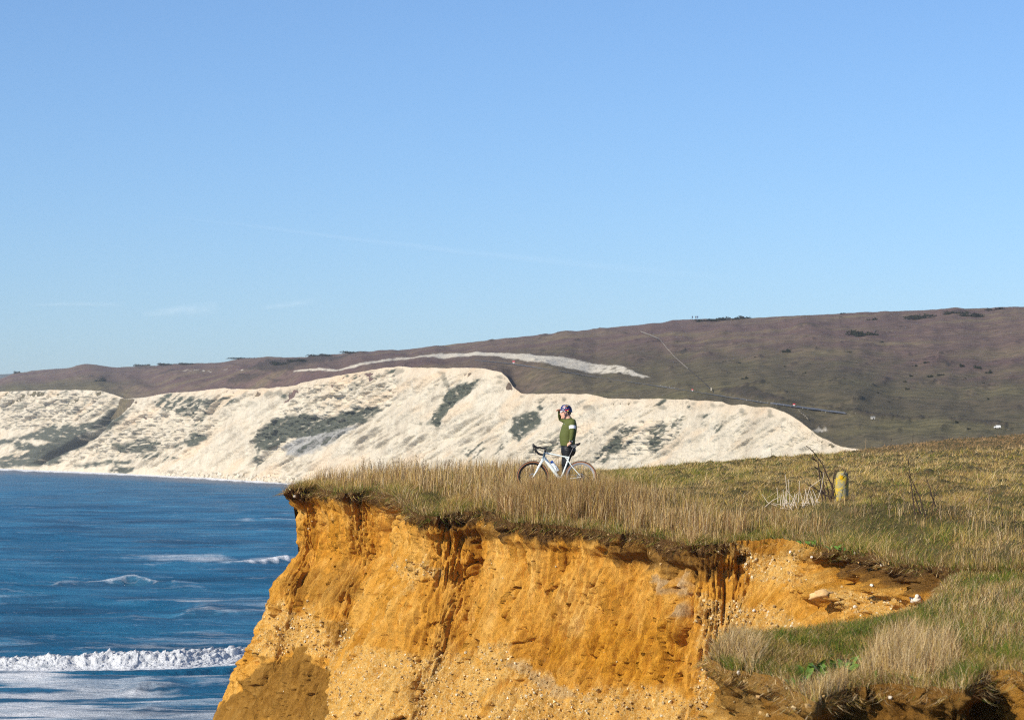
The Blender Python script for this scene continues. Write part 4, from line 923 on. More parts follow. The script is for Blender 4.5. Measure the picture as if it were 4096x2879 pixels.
def saddle():
    mb = MB(); rings = []
    for i, (x, y, w_, th) in enumerate([(985, 862, .012, .010), (1000, 857, .020, .018), (1050, 853, .026, .022), (1100, 850, .042, .024), (1150, 838, .064, .026), (1185, 822, .070, .022), (1197, 815, .055, .012)]):
        c = c1(x, y); rings.append([c + Vector((0, w_ * math.cos(a), th * math.sin(a) * (1.0 if math.sin(a) > 0 else 1.25))) for a in [2 * math.pi * k / 14 for k in range(14)]])
    return mb.loft(rings)
sd_ = saddle().build('saddle', carbon, bike)
for s_ in (-1, 1): MB().tube([c1(1040, 872, s_ * .02), c1(1090, 876, s_ * .022), c1(1140, 862, s_ * .03)], .0045, 6).build('saddle_rail', whiteplastic, sd_)
MB().box(c1(1105, 882), (.05, .03, .02)).build('saddle_clamp', carbon, sd_)
bt, bb_ = b5(958, 395), b5(1128, 640); ax = bb_ - bt
bo = link('bottle', None, parent=bike)
MB().tube([bt + ax * .13, bt + ax * .2, bt + ax * .45, bt + ax * .5, bt + ax * .55, bt + ax * .97, bt + ax], [.026, .036, .037, .033, .037, .037, .034], 14).build('bottle_body', whiteplastic, bo)
MB().tube([bt, bt + ax * .02, bt + ax * .12, bt + ax * .2], [.012, .030, .033, .033], 14).build('bottle_cap', bluecap, bo)
off_ = Vector((-ax.z, 0, ax.x)).normalized()
cg = MB()
for s_ in (-1, 1): cg.tube([bt + ax * .55 + Vector((0, s_ * .01, 0)) - off_ * .04, bt + ax * .58 + Vector((0, s_ * .040, 0)), bt + ax * .75 + Vector((0, s_ * .041, 0)) + off_ * .01, bt + ax * .98 + Vector((0, s_ * .028, 0)) - off_ * .02], .004, 6)
cg.tube([bt + ax * .6 - off_ * .042, bt + ax * 1.02 - off_ * .04, bt + ax * 1.03 + off_ * .02], .005, 6)
cg.build('bottle_cage', black, bo)
dr = link('drivetrain', None, parent=bike)
ch = MB(); ring(ch, (BB.x, .050, BB.z), .095, [(.006, .002), (.006, -.002), (-.012, -.002), (-.012, .002)], 40)
for k in range(5):
    a = 2 * math.pi * k / 5; ch.tube([(BB.x, .05, BB.z), (BB.x + .088 * math.cos(a), .05, BB.z + .088 * math.sin(a))], .008, 5)
ch.build('chainring', carbon, dr)
MB().tube([BB + Vector((0, .06, .095)), BB.lerp(HR, .5) + Vector((0, .055, .07)), HR + Vector((0, .05, .04))], .005, 5).build('chain', silver, dr)
MB().tube([BB + Vector((0, .06, -.095)), BB.lerp(HR, .5) + Vector((0, .055, -.10)), HR + Vector((-.02, .05, -.13)), HR + Vector((.02, .05, -.09)), HR + Vector((.035, .05, -.03))], .005, 5).build('chain', silver, dr)
cs = MB()
for k in range(6): ring(cs, (HR.x, .040 - k * .004, HR.z), .020 + k * .005, [(.004, .001), (.004, -.001), (-.012, -.001), (-.012, .001)], 24)
cs.build('cassette', silver, dr)
MB().tube([HR + Vector((0, .06, -.03)), HR + Vector((.01, .06, -.08)), HR + Vector((-.02, .06, -.14))], [.014, .011, .014], 8).build('rear_derailleur', carbon, dr)
for s_, dx in ((-1, .16), (1, -.16)):
    ca = MB().tube([BB + Vector((0, s_ * .06, 0)), BB + Vector((dx, s_ * .075, -.04))], [.014, .010], 8).build('crank_arm', carbon, dr)
    MB().box(tuple(BB + Vector((dx, s_ * .11, -.04))), (.09, .06, .018)).build('pedal', carbon, ca, angle=20)

# ------------------------------------------------------------------ cyclist
PO = W(2262, 1970, PY)
def pp(x, y, dy=0.0):
    p = W(2200 + x / 8.07, 1600 + y / 8.07, PY) - PO; return Vector((p[0], dy, p[2]))
def p1_(x, y, dy=0.0):
    p = W(2040 + x / 4.2475, 1580 + y / 4.2475, PY) - PO; return Vector((p[0], dy, p[2]))
def ell(c, rx, ry, n=20, tilt=0.0):
    return [Vector((c.x + rx * math.cos(a), c.y + ry * math.sin(a), c.z + tilt * rx * math.cos(a))) for a in [2 * math.pi * k / n for k in range(n)]]
skin = M('skin', .55, .4); skn = skin.noise(60, detail=3); skin.color(skin.mix(skn, (.56, .29, .20), (.70, .40, .29))); skin = skin.m
def cloth(name, c, rough=.75, sheen=.0, fold=.010):
    mm = M(name, rough, .3); n1 = mm.noise(9, mm.coord((1, 1, 2.2)), detail=4); mm.color(mm.mix(n1, tuple(k * .85 for k in c), tuple(min(1, k * 1.12) for k in c)))
    mm.bump(n1, .6, fold); return mm.m
olive = cloth('olive_jersey', (.085, .100, .024)); tights = cloth('black_tights', (.010, .010, .012), .5, fold=.006); white_c = plain('white_band', (.78, .80, .82), .7, .2, .03)
navy = M('navy_helmet', .25, .5); navy.color((.014, .020, .11)); navy = navy.m
redp = plain('red_print', (.60, .03, .04), .35, .5, .1); yellowp = plain('yellow_print', (.85, .62, .12), .35, .5, .1); whitep = plain('white_print', (.80, .80, .82), .35, .5, .05)
person = thing('person', 'cyclist in olive jersey and navy helmet shading his eyes, hand on saddle', 'person', tuple(PO))
# torso rings: (photo y, front x, back x, half width)
TOR = [(1480, 350, 812, .165), (1440, 342, 805, .172), (1300, 318, 805, .178), (1150, 305, 830, .182), (1050, 325, 850, .185), (950, 355, 862, .188), (850, 385, 862, .195), (760, 420, 852, .200), (690, 455, 825, .190), (640, 485, 780, .150), (590, 515, 720, .095)]
def torso(grow=0.0, lo=0, hi=99):
    rings = []
    for y, fx, bx, hw in TOR[lo:hi]:
        f_, b_ = pp(fx, y), pp(bx, y); c = (f_ + b_) / 2; rings.append(ell(c, abs(b_.x - f_.x) / 2 + grow, hw + grow, 24))
    return rings
SHL, ELL, WRL = pp(715, 700, -.185), pp(715, 1030, -.245), pp(668, 1330, -.245)
SHR, ELR, WRR = pp(640, 720, .185), pp(350, 590, .330), pp(312, 345, .110)
ARML = [(SHL + Vector((0, .05, .01)), .072), (SHL + Vector((0, -.01, -.04)), .070), (SHL.lerp(ELL, .5), .060), (ELL, .050), (ELL.lerp(WRL, .35), .047), (WRL, .033)]
ARMR = [(SHR + Vector((0, -.05, 0)), .070), (SHR, .068), (SHR.lerp(ELR, .5), .058), (ELR, .050), (ELR.lerp(WRR, .35), .046), (WRR, .033)]
HIP = pp(590, 1500)
KN_L, AN_L = p1_(955, 1140, -.10), p1_(960, 1610, -.11); KN_R, AN_R = p1_(925, 1150, .10), p1_(905, 1615, .10)
def leg(hip, kn, an, g=0.0):
    calf = kn.lerp(an, .3) + Vector((.018, 0, 0))
    return [(hip, .115 + g), (hip.lerp(kn, .3), .098 + g), (hip.lerp(kn, .75), .072 + g), (kn, .062 + g), (calf, .062 + g), (kn.lerp(an, .7), .045 + g), (an, .038 + g)]
LEGL = leg(HIP + Vector((.005, -.085, -.07)), KN_L, AN_L); LEGR = leg(HIP + Vector((-.01, .085, -.07)), KN_R, AN_R)
def limb(mb, L, g=0.0, n=14): return mb.tube([p for p, r in L], [r + g for p, r in L], n)
def hand(mb, wrist, along, palm_n, curl, size=1.0, side=1):
    """palm and five fingers: along = direction of the fingers, palm_n = palm normal"""
    a = along.normalized(); nrm = (palm_n - a * palm_n.dot(a)).normalized(); s_ = a.cross(nrm) * side
    mb.tube([wrist - a * .015, wrist + a * .03, wrist + a * .085 * size], [(.022, .030), (.020, .038), (.017, .042)], 12, up=s_.cross(a))
    for k, (o, ln) in enumerate(((-.030, .062), (-.010, .074), (.010, .080), (.030, .072))):
        p = wrist + a * .080 * size + s_ * o; d_ = a.copy(); pts = [p]; rot = Matrix.Rotation(curl, 3, s_ * side)
        for f_ in (.45, .32, .23): pts.append(pts[-1] + d_ * ln * f_); d_ = rot @ d_
        mb.tube(pts, [.0095, .009, .0085, .0065], 8)
    p = wrist + a * .025 - s_ * .030; t = (a * .7 - s_ * .75 + nrm * .4).normalized()
    mb.tube([p, p + t * .035, p + t * .04 + (a * .8 + nrm * .5).normalized() * .03], [.013, .011, .008], 8)
body = MB(); body.loft(torso(-.012)); limb(body, ARML, -.008); limb(body, ARMR, -.008); limb(body, LEGL, -.008); limb(body, LEGR, -.008)
NK0, NK1 = pp(610, 650), pp(545, 480)
body.tube([NK0, NK0.lerp(NK1, .5), NK1], [.075, .066, .064], 16)
# head: profile rings from chin to crown (photo y, front x, back x, half width)
HEAD = [(612, 440, 500, .030), (590, 405, 545, .050), (550, 378, 600, .062), (510, 362, 640, .068), (470, 352, 655, .073), (430, 352, 668, .076), (390, 352, 682, .077), (340, 350, 690, .078), (280, 352, 690, .077), (220, 385, 660, .068), (170, 450, 600, .042)]
rings = []
for y, fx, bx, hw in HEAD:
    f_, b_ = pp(fx, y), pp(bx, y); c = (f_ + b_) / 2; rings.append(ell(c, abs(b_.x - f_.x) / 2, hw, 20))
body.loft(rings)
body.tube([pp(358, 380), pp(338, 425), pp(325, 447), pp(345, 462)], [.010, .013, .014, .010], 8)      # nose
body.tube([pp(362, 492, -.022), pp(352, 492, 0), pp(362, 492, .022)], [.007, .008, .007], 6); body.tube([pp(366, 512, -.020), pp(357, 514, 0), pp(366, 512, .020)], [.007, .008, .007], 6)   # lips
body.ball(tuple(pp(392, 575)), (.028, .030, .022)); body.tube([pp(360, 350, -.045), pp(348, 348, 0), pp(360, 350, .045)], .012, 6)  # chin, brow
for s_ in (-1, 1): body.tube([pp(462, 385, s_ * .078), pp(490, 372, s_ * .088), pp(500, 410, s_ * .088), pp(482, 455, s_ * .082), pp(470, 470, s_ * .078)], [.010, .012, .012, .010, .007], 8)  # ears
SN = c1(1018, 856) + Vector(BO) - Vector(PO)                       # saddle nose in the cyclist's frame
WH = pp(668, 1365, -.245); tgt = Vector((SN.x, SN.y - .015, SN.z + .028))
hand(body, pp(662, 1372, -.255), Vector((pp(585, 1425).x - pp(662, 1372).x, .050, pp(585, 1425).z - pp(662, 1372).z)), Vector((.2, .8, -.6)), .75, .95, 1)
hand(body, pp(318, 325, .100), Vector((-.35, -.75, .12)), Vector((.2, .1, -1)), .22, .85, 1)
bm_ = remesh(body, 'body', .0075, 3, .4)
link('body', bm_, skin, person)
# jersey and tights as garments over the body
jer = MB(); jer.loft(torso(.004)); limb(jer, ARML, .006); limb(jer, ARMR, .006)
jer.tube([pp(612, 645), pp(585, 590)], [.078, .072], 16)
link('jersey', remesh(jer, 'jersey', .011, 5, .5), olive, person)
tgm = MB()
tr_ = [ell((pp(fx, y) + pp(bx, y)) / 2, abs(pp(bx, y).x - pp(fx, y).x) / 2, hw) for y, fx, bx, hw in [(1430, 360, 800, .165), (1490, 360, 815, .168), (1560, 355, 835, .172), (1640, 352, 838, .170), (1720, 362, 815, .150), (1800, 420, 760, .09)]]
tgm.loft(tr_); limb(tgm, LEGL, .004); limb(tgm, LEGR, .004)
link('tights', remesh(tgm, 'tights', .013, 5, .5), tights, person)
for an in (AN_L, AN_R):
    MB().tube([Vector((an.x + .055, an.y, .035)), Vector((an.x + .01, an.y, .055)), Vector((an.x - .08, an.y, .045)), Vector((an.x - .17, an.y, .032)), Vector((an.x - .20, an.y, .028))], [(.035, .034), (.042, .050), (.045, .040), (.042, .028), (.022, .018)], 12, up=(0, 1, 0)).build('shoe', carbon, person)
lerpv = SHL.lerp(ELL, .42), SHL.lerp(ELL, .72)
MB().tube([lerpv[0], (lerpv[0] + lerpv[1]) / 2, lerpv[1]], [.0735, .0715, .0690], 22).build('arm_band', white_c, person)
wd = (WRL - ELL).normalized(); wp = WRL - wd * .005
wt = link('wristwatch', None, parent=person)
MB().tube([wp - wd * .011, wp + wd * .011], .041, 18).build('watch_strap', whiteplastic, wt)
MB().tube([wp + Vector((-.012, -.034, .0)), wp + Vector((-.016, -.050, .0))], [.023, .022], 16).build('watch_face', carbon, wt)
# zip, chest print
MB().tube([pp(492, 655, -.045), pp(470, 690, -.05), pp(440, 716, -.04)], [.004, .005, .004], 6).build('zip_pull', carbon, person)
MB().box(tuple(pp(465, 777, -.137)), (.030, .004, .016), Matrix.Rotation(.75, 3, 'Z')).build('chest_print', whitep, person, smooth=False)
# hair under the helmet
hr = plain('short_hair', (.16, .11, .07), .8, .2, .3, nscale=120)
MB().loft([ell((pp(fx, y) + pp(bx, y)) / 2, abs(pp(bx, y).x - pp(fx, y).x) / 2, hw) for y, fx, bx, hw in [(470, 560, 668, .066), (430, 530, 680, .077), (390, 470, 692, .081), (330, 430, 698, .083), (280, 420, 696, .080)]]).build('hair', hr, person)
# sunglasses
sg = link('sunglasses', None, parent=person)
MB().tube([pp(372, 372, -.070), pp(350, 376, -.045), pp(338, 380, 0), pp(350, 376, .045), pp(372, 372, .070)], [(.016, .006)] * 5, 8, up=(0, 0, 1)).build('lens', plain('white_lens', (.75, .78, .82), .15, .6, .05), sg)
for s_ in (-1, 1): MB().tube([pp(372, 366, s_ * .072), pp(420, 364, s_ * .083), pp(480, 366, s_ * .086)], .006, 6).build('temple', whitep, sg)
# helmet
hl = link('helmet', None, parent=person)
def hpt(th, ph, r=1.0):
    """helmet shell: th along the head (0 front .. pi back), ph across (-pi/2 left .. pi/2 right)"""
    return None
hc, hx, hz_ = pp(530, 345), .120, .135
mbh = MB(); rings = []
for i, k in enumerate(np.linspace(0, 1, 15)):
    a = k * math.pi / 2
    lowf = 1 - k
    c = pp(532 - 6 * k, 345 - 205 * math.sin(a) + 10)
    rx, ry = .1195 * math.cos(a) ** .62 + .006, .098 * math.cos(a) ** .62 + .004
    r_ = []
    for j in range(36):
        t_ = 2 * math.pi * j / 36; cx, sy_ = math.cos(t_), math.sin(t_)
        groove = 1 - .05 * max(0, math.sin(t_ * 5 + .6)) * (1 if .2 < k < .9 else .2)
        zz = c.z + (-.030 * (1 if cx > .2 else 0) * max(0, cx) + .015 * max(0, -cx)) * lowf
        r_.append(Vector((c.x + rx * cx * groove, sy_ * ry * groove, zz)))
    rings.append(r_)
mbh.loft(rings).build('helmet_shell', navy, hl, angle=60)
def decal(name, pts, mat, w_, parent, lift=.0):
    """thin raised print following the near side of the shell"""
    out = []
    for x, y in pts:
        p = pp(x, y); c = pp(530, 355); dx, dz = (p.x - c.x) / .126, (p.z - c.z) / .158 if p.z > c.z else 0
        k = max(.05, 1 - dx * dx - dz * dz) ** .5; out.append(Vector((p.x, -(.101 * k + .003 + lift), p.z)))
    return MB().tube(out, [(w_ * .8, .002)] * len(out), 8, up=(0, 0, 1)).build(name, mat, parent)
decal('white_letter_print', [(405, 235), (440, 205), (495, 172)], whitep, .006, hl)
decal('white_letter_print', [(430, 238), (480, 238), (540, 250)], whitep, .005, hl)
decal('red_flash', [(415, 246), (470, 222), (530, 190)], redp, .008, hl); decal('yellow_flash', [(500, 200), (545, 186), (585, 186)], yellowp, .006, hl)
decal('vent', [(500, 222), (540, 212), (590, 218)], black, .010, hl, .002); decal('vent', [(610, 270), (650, 285), (680, 320)], black, .013, hl, .001); decal('vent', [(620, 215), (655, 225), (690, 255)], black, .009, hl, .001); decal('vent', [(430, 275), (500, 268), (560, 275)], black, .008, hl, .001)
decal('white_rim_print', [(375, 300), (410, 302), (455, 310)], whitep, .005, hl, .003); decal('red_rim_print', [(480, 318), (530, 322), (570, 330)], redp, .013, hl, .003); decal('red_rim_print', [(580, 300), (620, 305)], redp, .009, hl, .003)
MB().ball(tuple(pp(580, 353, -.103)), (.014, .008, .014)).build('dial', yellowp, hl)
for s_ in (-1, 1):
    MB().tube([pp(425, 320, s_ * .090), pp(452, 430, s_ * .084), pp(482, 515, s_ * .074), pp(468, 570, s_ * .058), pp(452, 610, s_ * .02)], [(.009, .004)] * 5, 6).build('chin_strap', navy, hl)
    MB().tube([pp(600, 370, s_ * .090), pp(550, 440, s_ * .086), pp(482, 518, s_ * .075)], [(.009, .004)] * 3, 6).build('chin_strap', navy, hl)
ORD = ['first', 'second', 'third', 'fourth', 'fifth', 'sixth', 'seventh', 'eighth', 'ninth', 'tenth', 'eleventh', 'twelfth', 'thirteenth', 'fourteenth', 'fifteenth', 'sixteenth', 'seventeenth', 'eighteenth', 'nineteenth', 'twentieth']
TENS = {2: 'twenty', 3: 'thirty', 4: 'forty'}
def ordinal(i):
    if i < 20: return ORD[i]
    t_, r_ = divmod(i + 1, 10); return {3: 'thirtieth', 4: 'fortieth'}.get(t_) if r_ == 0 else TENS[t_] + '-' + ORD[r_ - 1]
# ------------------------------------------------------------------ finding places on the ground
def hit(u, v, top=True):
    f0, f1, zf = (edgeY, backY, ground) if top else (lY0, lY1, ledge_z)
    Y = np.linspace(float(f0(u)) + .02, float(f1(u)), 500); x = (u - CU) / F * Y; z = zf(x, Y)
    _, pv_ = UV(np.stack([x, Y, z], -1)); i = int(np.argmin(np.abs(pv_ - v))); return Vector((x[i], Y[i], z[i]))
HU, HV = UV(Ph)
def hill(u, v, lift=0.0):
    i = int(np.argmin(np.abs(hu[:, 0] - u))); j = int(np.argmin(np.abs(HV[i] - v))); p = Ph[i, j]
    return Vector((p[0], p[1], p[2] + lift))
MU, MV = UV(main_P); LU, LV = UV(ledge_P)
def face(u, v, ledge=False):
    A, B_, P_ = (LU, LV, ledge_P) if ledge else (MU, MV, main_P)
    d2 = (A - u) ** 2 + (B_ - v) ** 2; k = np.argsort(d2.ravel())[:12]; q_ = P_.reshape(-1, 3)[k]; return Vector(q_[np.argmin(q_[:, 1])])
def r7(x, y): return 3050 + x / 2.701, 1750 + y / 2.701

# ---- lichened marker post
base = hit(3363, 2013); k7 = F / base.y
pm = M('lichened_concrete', .9, .2); pn1 = pm.noise(7, detail=9, rough=.78); pn2 = pm.noise(40, detail=4)
pc = pm.mix(pn2, (.16, .15, .10), (.30, .28, .19)); pc = pm.mix(pm.rng(pn1, .46, .56), pc, pm.mix(pn2, (.42, .27, .01), (.58, .43, .05))); pm.color(pc); pm.bump(pn2, .6, .01)
post = thing('marker_post', 'short round-topped concrete marker post covered in yellow lichen', 'post', tuple(base), rot=(0, R(2.5), 0))
hp = 128 / k7; rr = 29 / k7
rings = []
for zz, q_ in [(-.05, 1.0), (hp * .3, .98), (hp * .75, .9), (hp * .84, .86), (hp * .92, .76), (hp * .97, .58), (hp, .28)]:
    rings.append([(rr * q_ * math.cos(a) * (1 + .03 * math.sin(3 * a)), rr * q_ * math.sin(a), zz) for a in [2 * math.pi * k / 24 for k in range(24)]])
MB().loft(rings).build('post_body', pm.m, post, angle=60)
MB().ball((-.025, -rr * .86, hp * .80), (.042, .012, .050)).build('yellow_waymark', plain('orange_lichen', (.62, .36, .01), .9, .1, .2), post)

# ---- bare plants
twig = plain('bare_twig', (.05, .032, .024), .85, .2, .3); pale = plain('bleached_stem', (.62, .52, .40), .8, .2, .15); strawm = plain('dry_stem', (.30, .21, .12), .85, .2, .3)
def branch(mb, pts, r0, rg, twigs=8, tl=.15, n=5):
    mb.tube(pts, list(np.linspace(r0, r0 * .35, len(pts))), n)
    for _ in range(twigs):
        i = rg.integers(1, len(pts)); a = Vector(pts[i - 1]).lerp(Vector(pts[i]), rg.random()); dr_ = (Vector(pts[i]) - Vector(pts[i - 1])).normalized()
        d_ = (dr_ + Vector(rg.normal(size=3)) * .55).normalized(); ln = tl * rg.uniform(.4, 1.1)
        mb.tube([a, a + d_ * ln * .5 + Vector((0, 0, ln * .05)), a + d_ * ln + Vector((0, 0, ln * .2))], [r0 * .35, r0 * .28, r0 * .15], 4)
def shrub(name, label, root_uv, lines, r0, tw, mat, seed, tl=.15):
    rg = np.random.default_rng(seed); b_ = hit(*root_uv); o = thing(name, label, 'shrub', tuple(b_))
    for ln in lines:
        pts = []
        for k, (x, y) in enumerate(ln):
            p = W(*r7(x, y), b_.y) - np.array(b_); pts.append(Vector((p[0], rg.normal() * .03 * k, p[2])))
        pts[0].z = min(pts[0].z, 0.0) - .02
        mb = MB(); branch(mb, pts, r0, rg, tw, tl); mb.build('branch', mat, o)
    return o
shrub('bare_shrub', 'dark leafless shrub leaning left in front of the marker post', r7(785, 715), [
    [(785, 710), (762, 600), (740, 490), (690, 400), (652, 300), (590, 210), (520, 140), (468, 88)], [(785, 710), (800, 600), (850, 480), (895, 345)], [(785, 700), (830, 600), (895, 500), (925, 380)],
    [(740, 490), (770, 420), (795, 350)], [(652, 300), (600, 262), (540, 232)], [(690, 400), (640, 370), (560, 310)], [(785, 700), (720, 640), (600, 570), (510, 500)], [(740, 560), (690, 500)]], .018, 9, twig, 3)
shrub('bare_shrub', 'thin dark leafless shrub rising right of the marker post', r7(1750, 830), [[(1750, 830), (1700, 640), (1650, 530), (1600, 420), (1555, 230)], [(1650, 530), (1600, 470), (1580, 400)], [(1720, 700), (1640, 600)]], .014, 6, twig, 4)
shrub('bare_shrub', 'second thin leafless shrub farther right of the marker post', r7(1880, 760), [[(1880, 760), (1830, 640), (1800, 520), (1780, 460)], [(1830, 640), (1870, 560)]], .014, 5, twig, 5)
shrub('bare_shrub', 'sparse leafless weed near the right edge above the slope', (3985, 2150), [[(2530, 1080), (2560, 960), (2600, 850)], [(2530, 1080), (2500, 980), (2440, 900)], [(2530, 1080), (2590, 1000), (2640, 960)]], .008, 5, strawm, 6)
rgs = np.random.default_rng(8)
b_ = hit(*r7(420, 770)); dead = thing('dead_stem_clump', 'clump of bleached white broken stems left of the marker post', 'plant', tuple(b_))
ST = [[(265, 740), (250, 395)], [(300, 760), (280, 450)], [(245, 720), (230, 560)], [(390, 700), (402, 465)], [(450, 770), (500, 600), (520, 535), (638, 448)], [(560, 760), (605, 650), (635, 560), (667, 372)], [(590, 700), (540, 560)], [(160, 700), (150, 540)], [(20, 750), (100, 680), (180, 640)], [(500, 720), (455, 545)], [(430, 740), (470, 560)], [(330, 770), (345, 600)], [(60, 700), (0, 610)], [(540, 760), (520, 640)], [(620, 720), (560, 600)]]
for k in range(18):
    x0 = rgs.uniform(180, 600); ST.append([(x0, rgs.uniform(720, 790)), (x0 + rgs.normal() * 45, rgs.uniform(560, 700))])
for k in range(10):
    x0 = rgs.uniform(150, 700); y0 = rgs.uniform(690, 780); ST.append([(x0, y0), (x0 + rgs.choice([-1, 1]) * rgs.uniform(60, 130), y0 - rgs.uniform(-20, 40))])
for ln in ST:
    dy = rgs.normal() * .10; pts = [Vector(tuple(W(*r7(x, y), b_.y) - np.array(b_))) + Vector((0, dy, 0)) for x, y in ln]
    if len(pts) == 2: pts.insert(1, (pts[0] + pts[1]) / 2 + Vector((rgs.normal() * .012, 0, 0)))
    MB().tube(pts, list(np.linspace(.0075, .0045, len(pts))), 6).build('stem', pale, dead)
# single weed stalks
def weed(seed, mat):
    rg = np.random.default_rng(seed); mb = MB(); h_ = 1.0; x = 0; pts = [Vector((0, 0, -.03))]
    for k in range(1, 7): pts.append(Vector((rg.normal() * .02 + pts[-1].x, rg.normal() * .02, k / 6)))
    branch(mb, pts, .020, rg, 11, .22, 5)
    for k in range(9):
        p = pts[rg.integers(3, 7)] + Vector(rg.normal(size=3)) * .05; mb.ball(tuple(p), .016, 5, 4)
    return mb.mesh('weed_stalk'), mat
WV = [weed(40 + k, strawm if k % 2 else twig) for k in range(6)]
for me_, mt in WV: me_.materials.append(mt)
rg = np.random.default_rng(31)
spots = [(rg.uniform(1440, 1960), rg.uniform(1893, 1925), rg.uniform(.28, .52)) for _ in range(38)] + [(rg.uniform(1960, 2130), rg.uniform(1900, 1940), rg.uniform(.3, .45)) for _ in range(7)]
for grp, lab, sp in (('weed stalks on the headland skyline', 'dead weed stalk from the left on the skyline left of the cyclist', spots),
                     ('weed stalks by the bicycle', 'dead weed stalk from the left in the straw beside the bicycle', [(2318, 1985, .55), (2335, 1990, .50), (2352, 1985, .52), (2376, 1990, .45), (2400, 1985, .48), (2270, 1995, .40), (2080, 1990, .45), (2118, 2000, .40), (2160, 2003, .42), (2420, 1992, .35)]),
                     ('weed stalks on the right slope', 'dead weed stalk from the left on the grass right of the cyclist', [(3420, 2045, .4), (3490, 2060, .35), (3560, 2080, .4), (3610, 2060, .45), (3700, 2080, .42), (3760, 2090, .5), (3820, 2070, .42), (3870, 2100, .5), (3950, 2060, .55), (4010, 2110, .5), (4060, 2150, .45), (3080, 1850, .5), (3650, 1760, .5), (3560, 1790, .45), (3460, 1800, .5), (2560, 1880, .35), (2640, 1880, .3)])):
    for k_, (u_, v_, h_) in enumerate(sorted(sp)):
        p = hit(u_, v_); o = link('weed_stalk', WV[rg.integers(0, 6)][0], loc=p, rot=(rg.normal() * .08, rg.normal() * .1, rg.random() * 6.3), label=ordinal(k_) + ' ' + lab, category='plant', group=grp); o.scale = (h_, h_, h_)
# dock plants on the near ledge
def leaf_mesh(seed):
    rg = np.random.default_rng(seed); V = []; n = 6
    for i in range(n + 1):
        t_ = i / n; w_ = .22 * math.sin(math.pi * min(1, t_ * .9 + .1)) ** .8; x = t_; z_ = .55 * t_ - .5 * t_ * t_
        V += [(x, -w_, z_ + .05 * w_), (x, 0, z_ - .03), (x, w_, z_ + .05 * w_)]
    Fc = [(3 * i + j, 3 * i + j + 1, 3 * i + j + 4, 3 * i + j + 3) for i in range(n) for j in (0, 1)]
    me = bpy.data.meshes.new('leaf'); me.from_pydata(V, [], Fc); [setattr(p, 'use_smooth', True) for p in me.polygons]; return me
lm_ = M('dock_leaf', .5, .4); ln_ = lm_.noise(6); lm_.color(lm_.mix(lm_.noise(1.3, lm_.coord(kind='Object')), (.045, .11, .012), (.17, .27, .04)))
LEAF = leaf_mesh(1); LEAF.materials.append(lm_.m)
for i, (u_, v_, nl, sz, lab) in enumerate([(3300, 2700, 46, .15, 'bright green leafy dock plant at the front of the near ledge'), (3235, 2745, 26, .11, 'small green dock plant at the rim left of the larger one'), (3370, 2665, 26, .12, 'green dock plant half hidden behind the largest dock'),
                                            (3720, 2725, 14, .09, 'low green weed under the straw tuft on the near ledge'), (2945, 2600, 10, .08, 'small green weed near the tip of the near ledge'), (3570, 2715, 10, .08, 'tiny green weed at the foot of the straw tuft')]):
    b_ = hit(u_, v_, False); o = thing('dock_plant', lab, 'plant', tuple(b_), 'dock plants on the ledge')
    for k in range(nl):
        l = link('leaf', LEAF, parent=o, loc=(rg.normal() * .085, rg.normal() * .10, .0), rot=(rg.normal() * .3, -rg.uniform(.1, .95), rg.random() * 6.28)); s_ = sz * rg.uniform(.6, 1.2); l.scale = (s_, s_, s_)
# green weeds along the lip of the main cliff
for i, (u_, v_, nl, sz, lab) in enumerate([(3450, 2195, 40, .12, 'dark green leafy weeds on the cliff lip right of centre'), (3300, 2170, 30, .10, 'green leafy weeds on the lip left of the darker weeds'), (2920, 2150, 14, .09, 'small green weed beside the rusty grass tussock'), (2520, 2105, 14, .09, 'small green weed on the lip below the cyclist'), (1930, 2010, 18, .09, 'low green weed on the lip left of the cyclist')]):
    b_ = hit(u_, v_); o = thing('leafy_weed', lab, 'plant', tuple(b_), 'leafy weeds on the lip')
    for k in range(nl):
        l = link('leaf', LEAF, parent=o, loc=(rg.normal() * .28, rg.normal() * .2, .0), rot=(rg.normal() * .3, -rg.uniform(.1, .9), rg.random() * 6.28)); s_ = sz * rg.uniform(.6, 1.2); l.scale = (s_, s_, s_)

# ---- stones in the cliff large enough to pick out
def stone_mesh(seed, rough=.18):
    rg = np.random.default_rng(seed); bm = bmesh.new(); bmesh.ops.create_icosphere(bm, subdivisions=3, radius=1.0)
    o_ = rg.random(3) * 50
    for v_ in bm.verts:
        n_ = float(fbm(v_.co.x * 1.1 + o_[0], v_.co.y * 1.1 + v_.co.z * 1.7 + o_[1], seed, o=4)); v_.co *= 1 + n_ * rough * 2.2
    me = bpy.data.meshes.new('stone'); bm.to_mesh(me); bm.free(); [setattr(p, 'use_smooth', True) for p in me.polygons]; return me
def stone_mat(name, a, b_):
    mm = M(name, .85, .2); n_ = mm.noise(6, detail=7, rough=.7); mm.color(mm.mix(mm.rng(n_, .3, .7), a, b_)); mm.bump(n_, .6, .015); return mm.m
sm1, sm2, sm3 = stone_mat('buff_stone', (.50, .28, .09), (.72, .50, .25)), stone_mat('white_flint', (.62, .52, .38), (.80, .75, .66)), stone_mat('brown_flint', (.22, .14, .08), (.45, .30, .16))
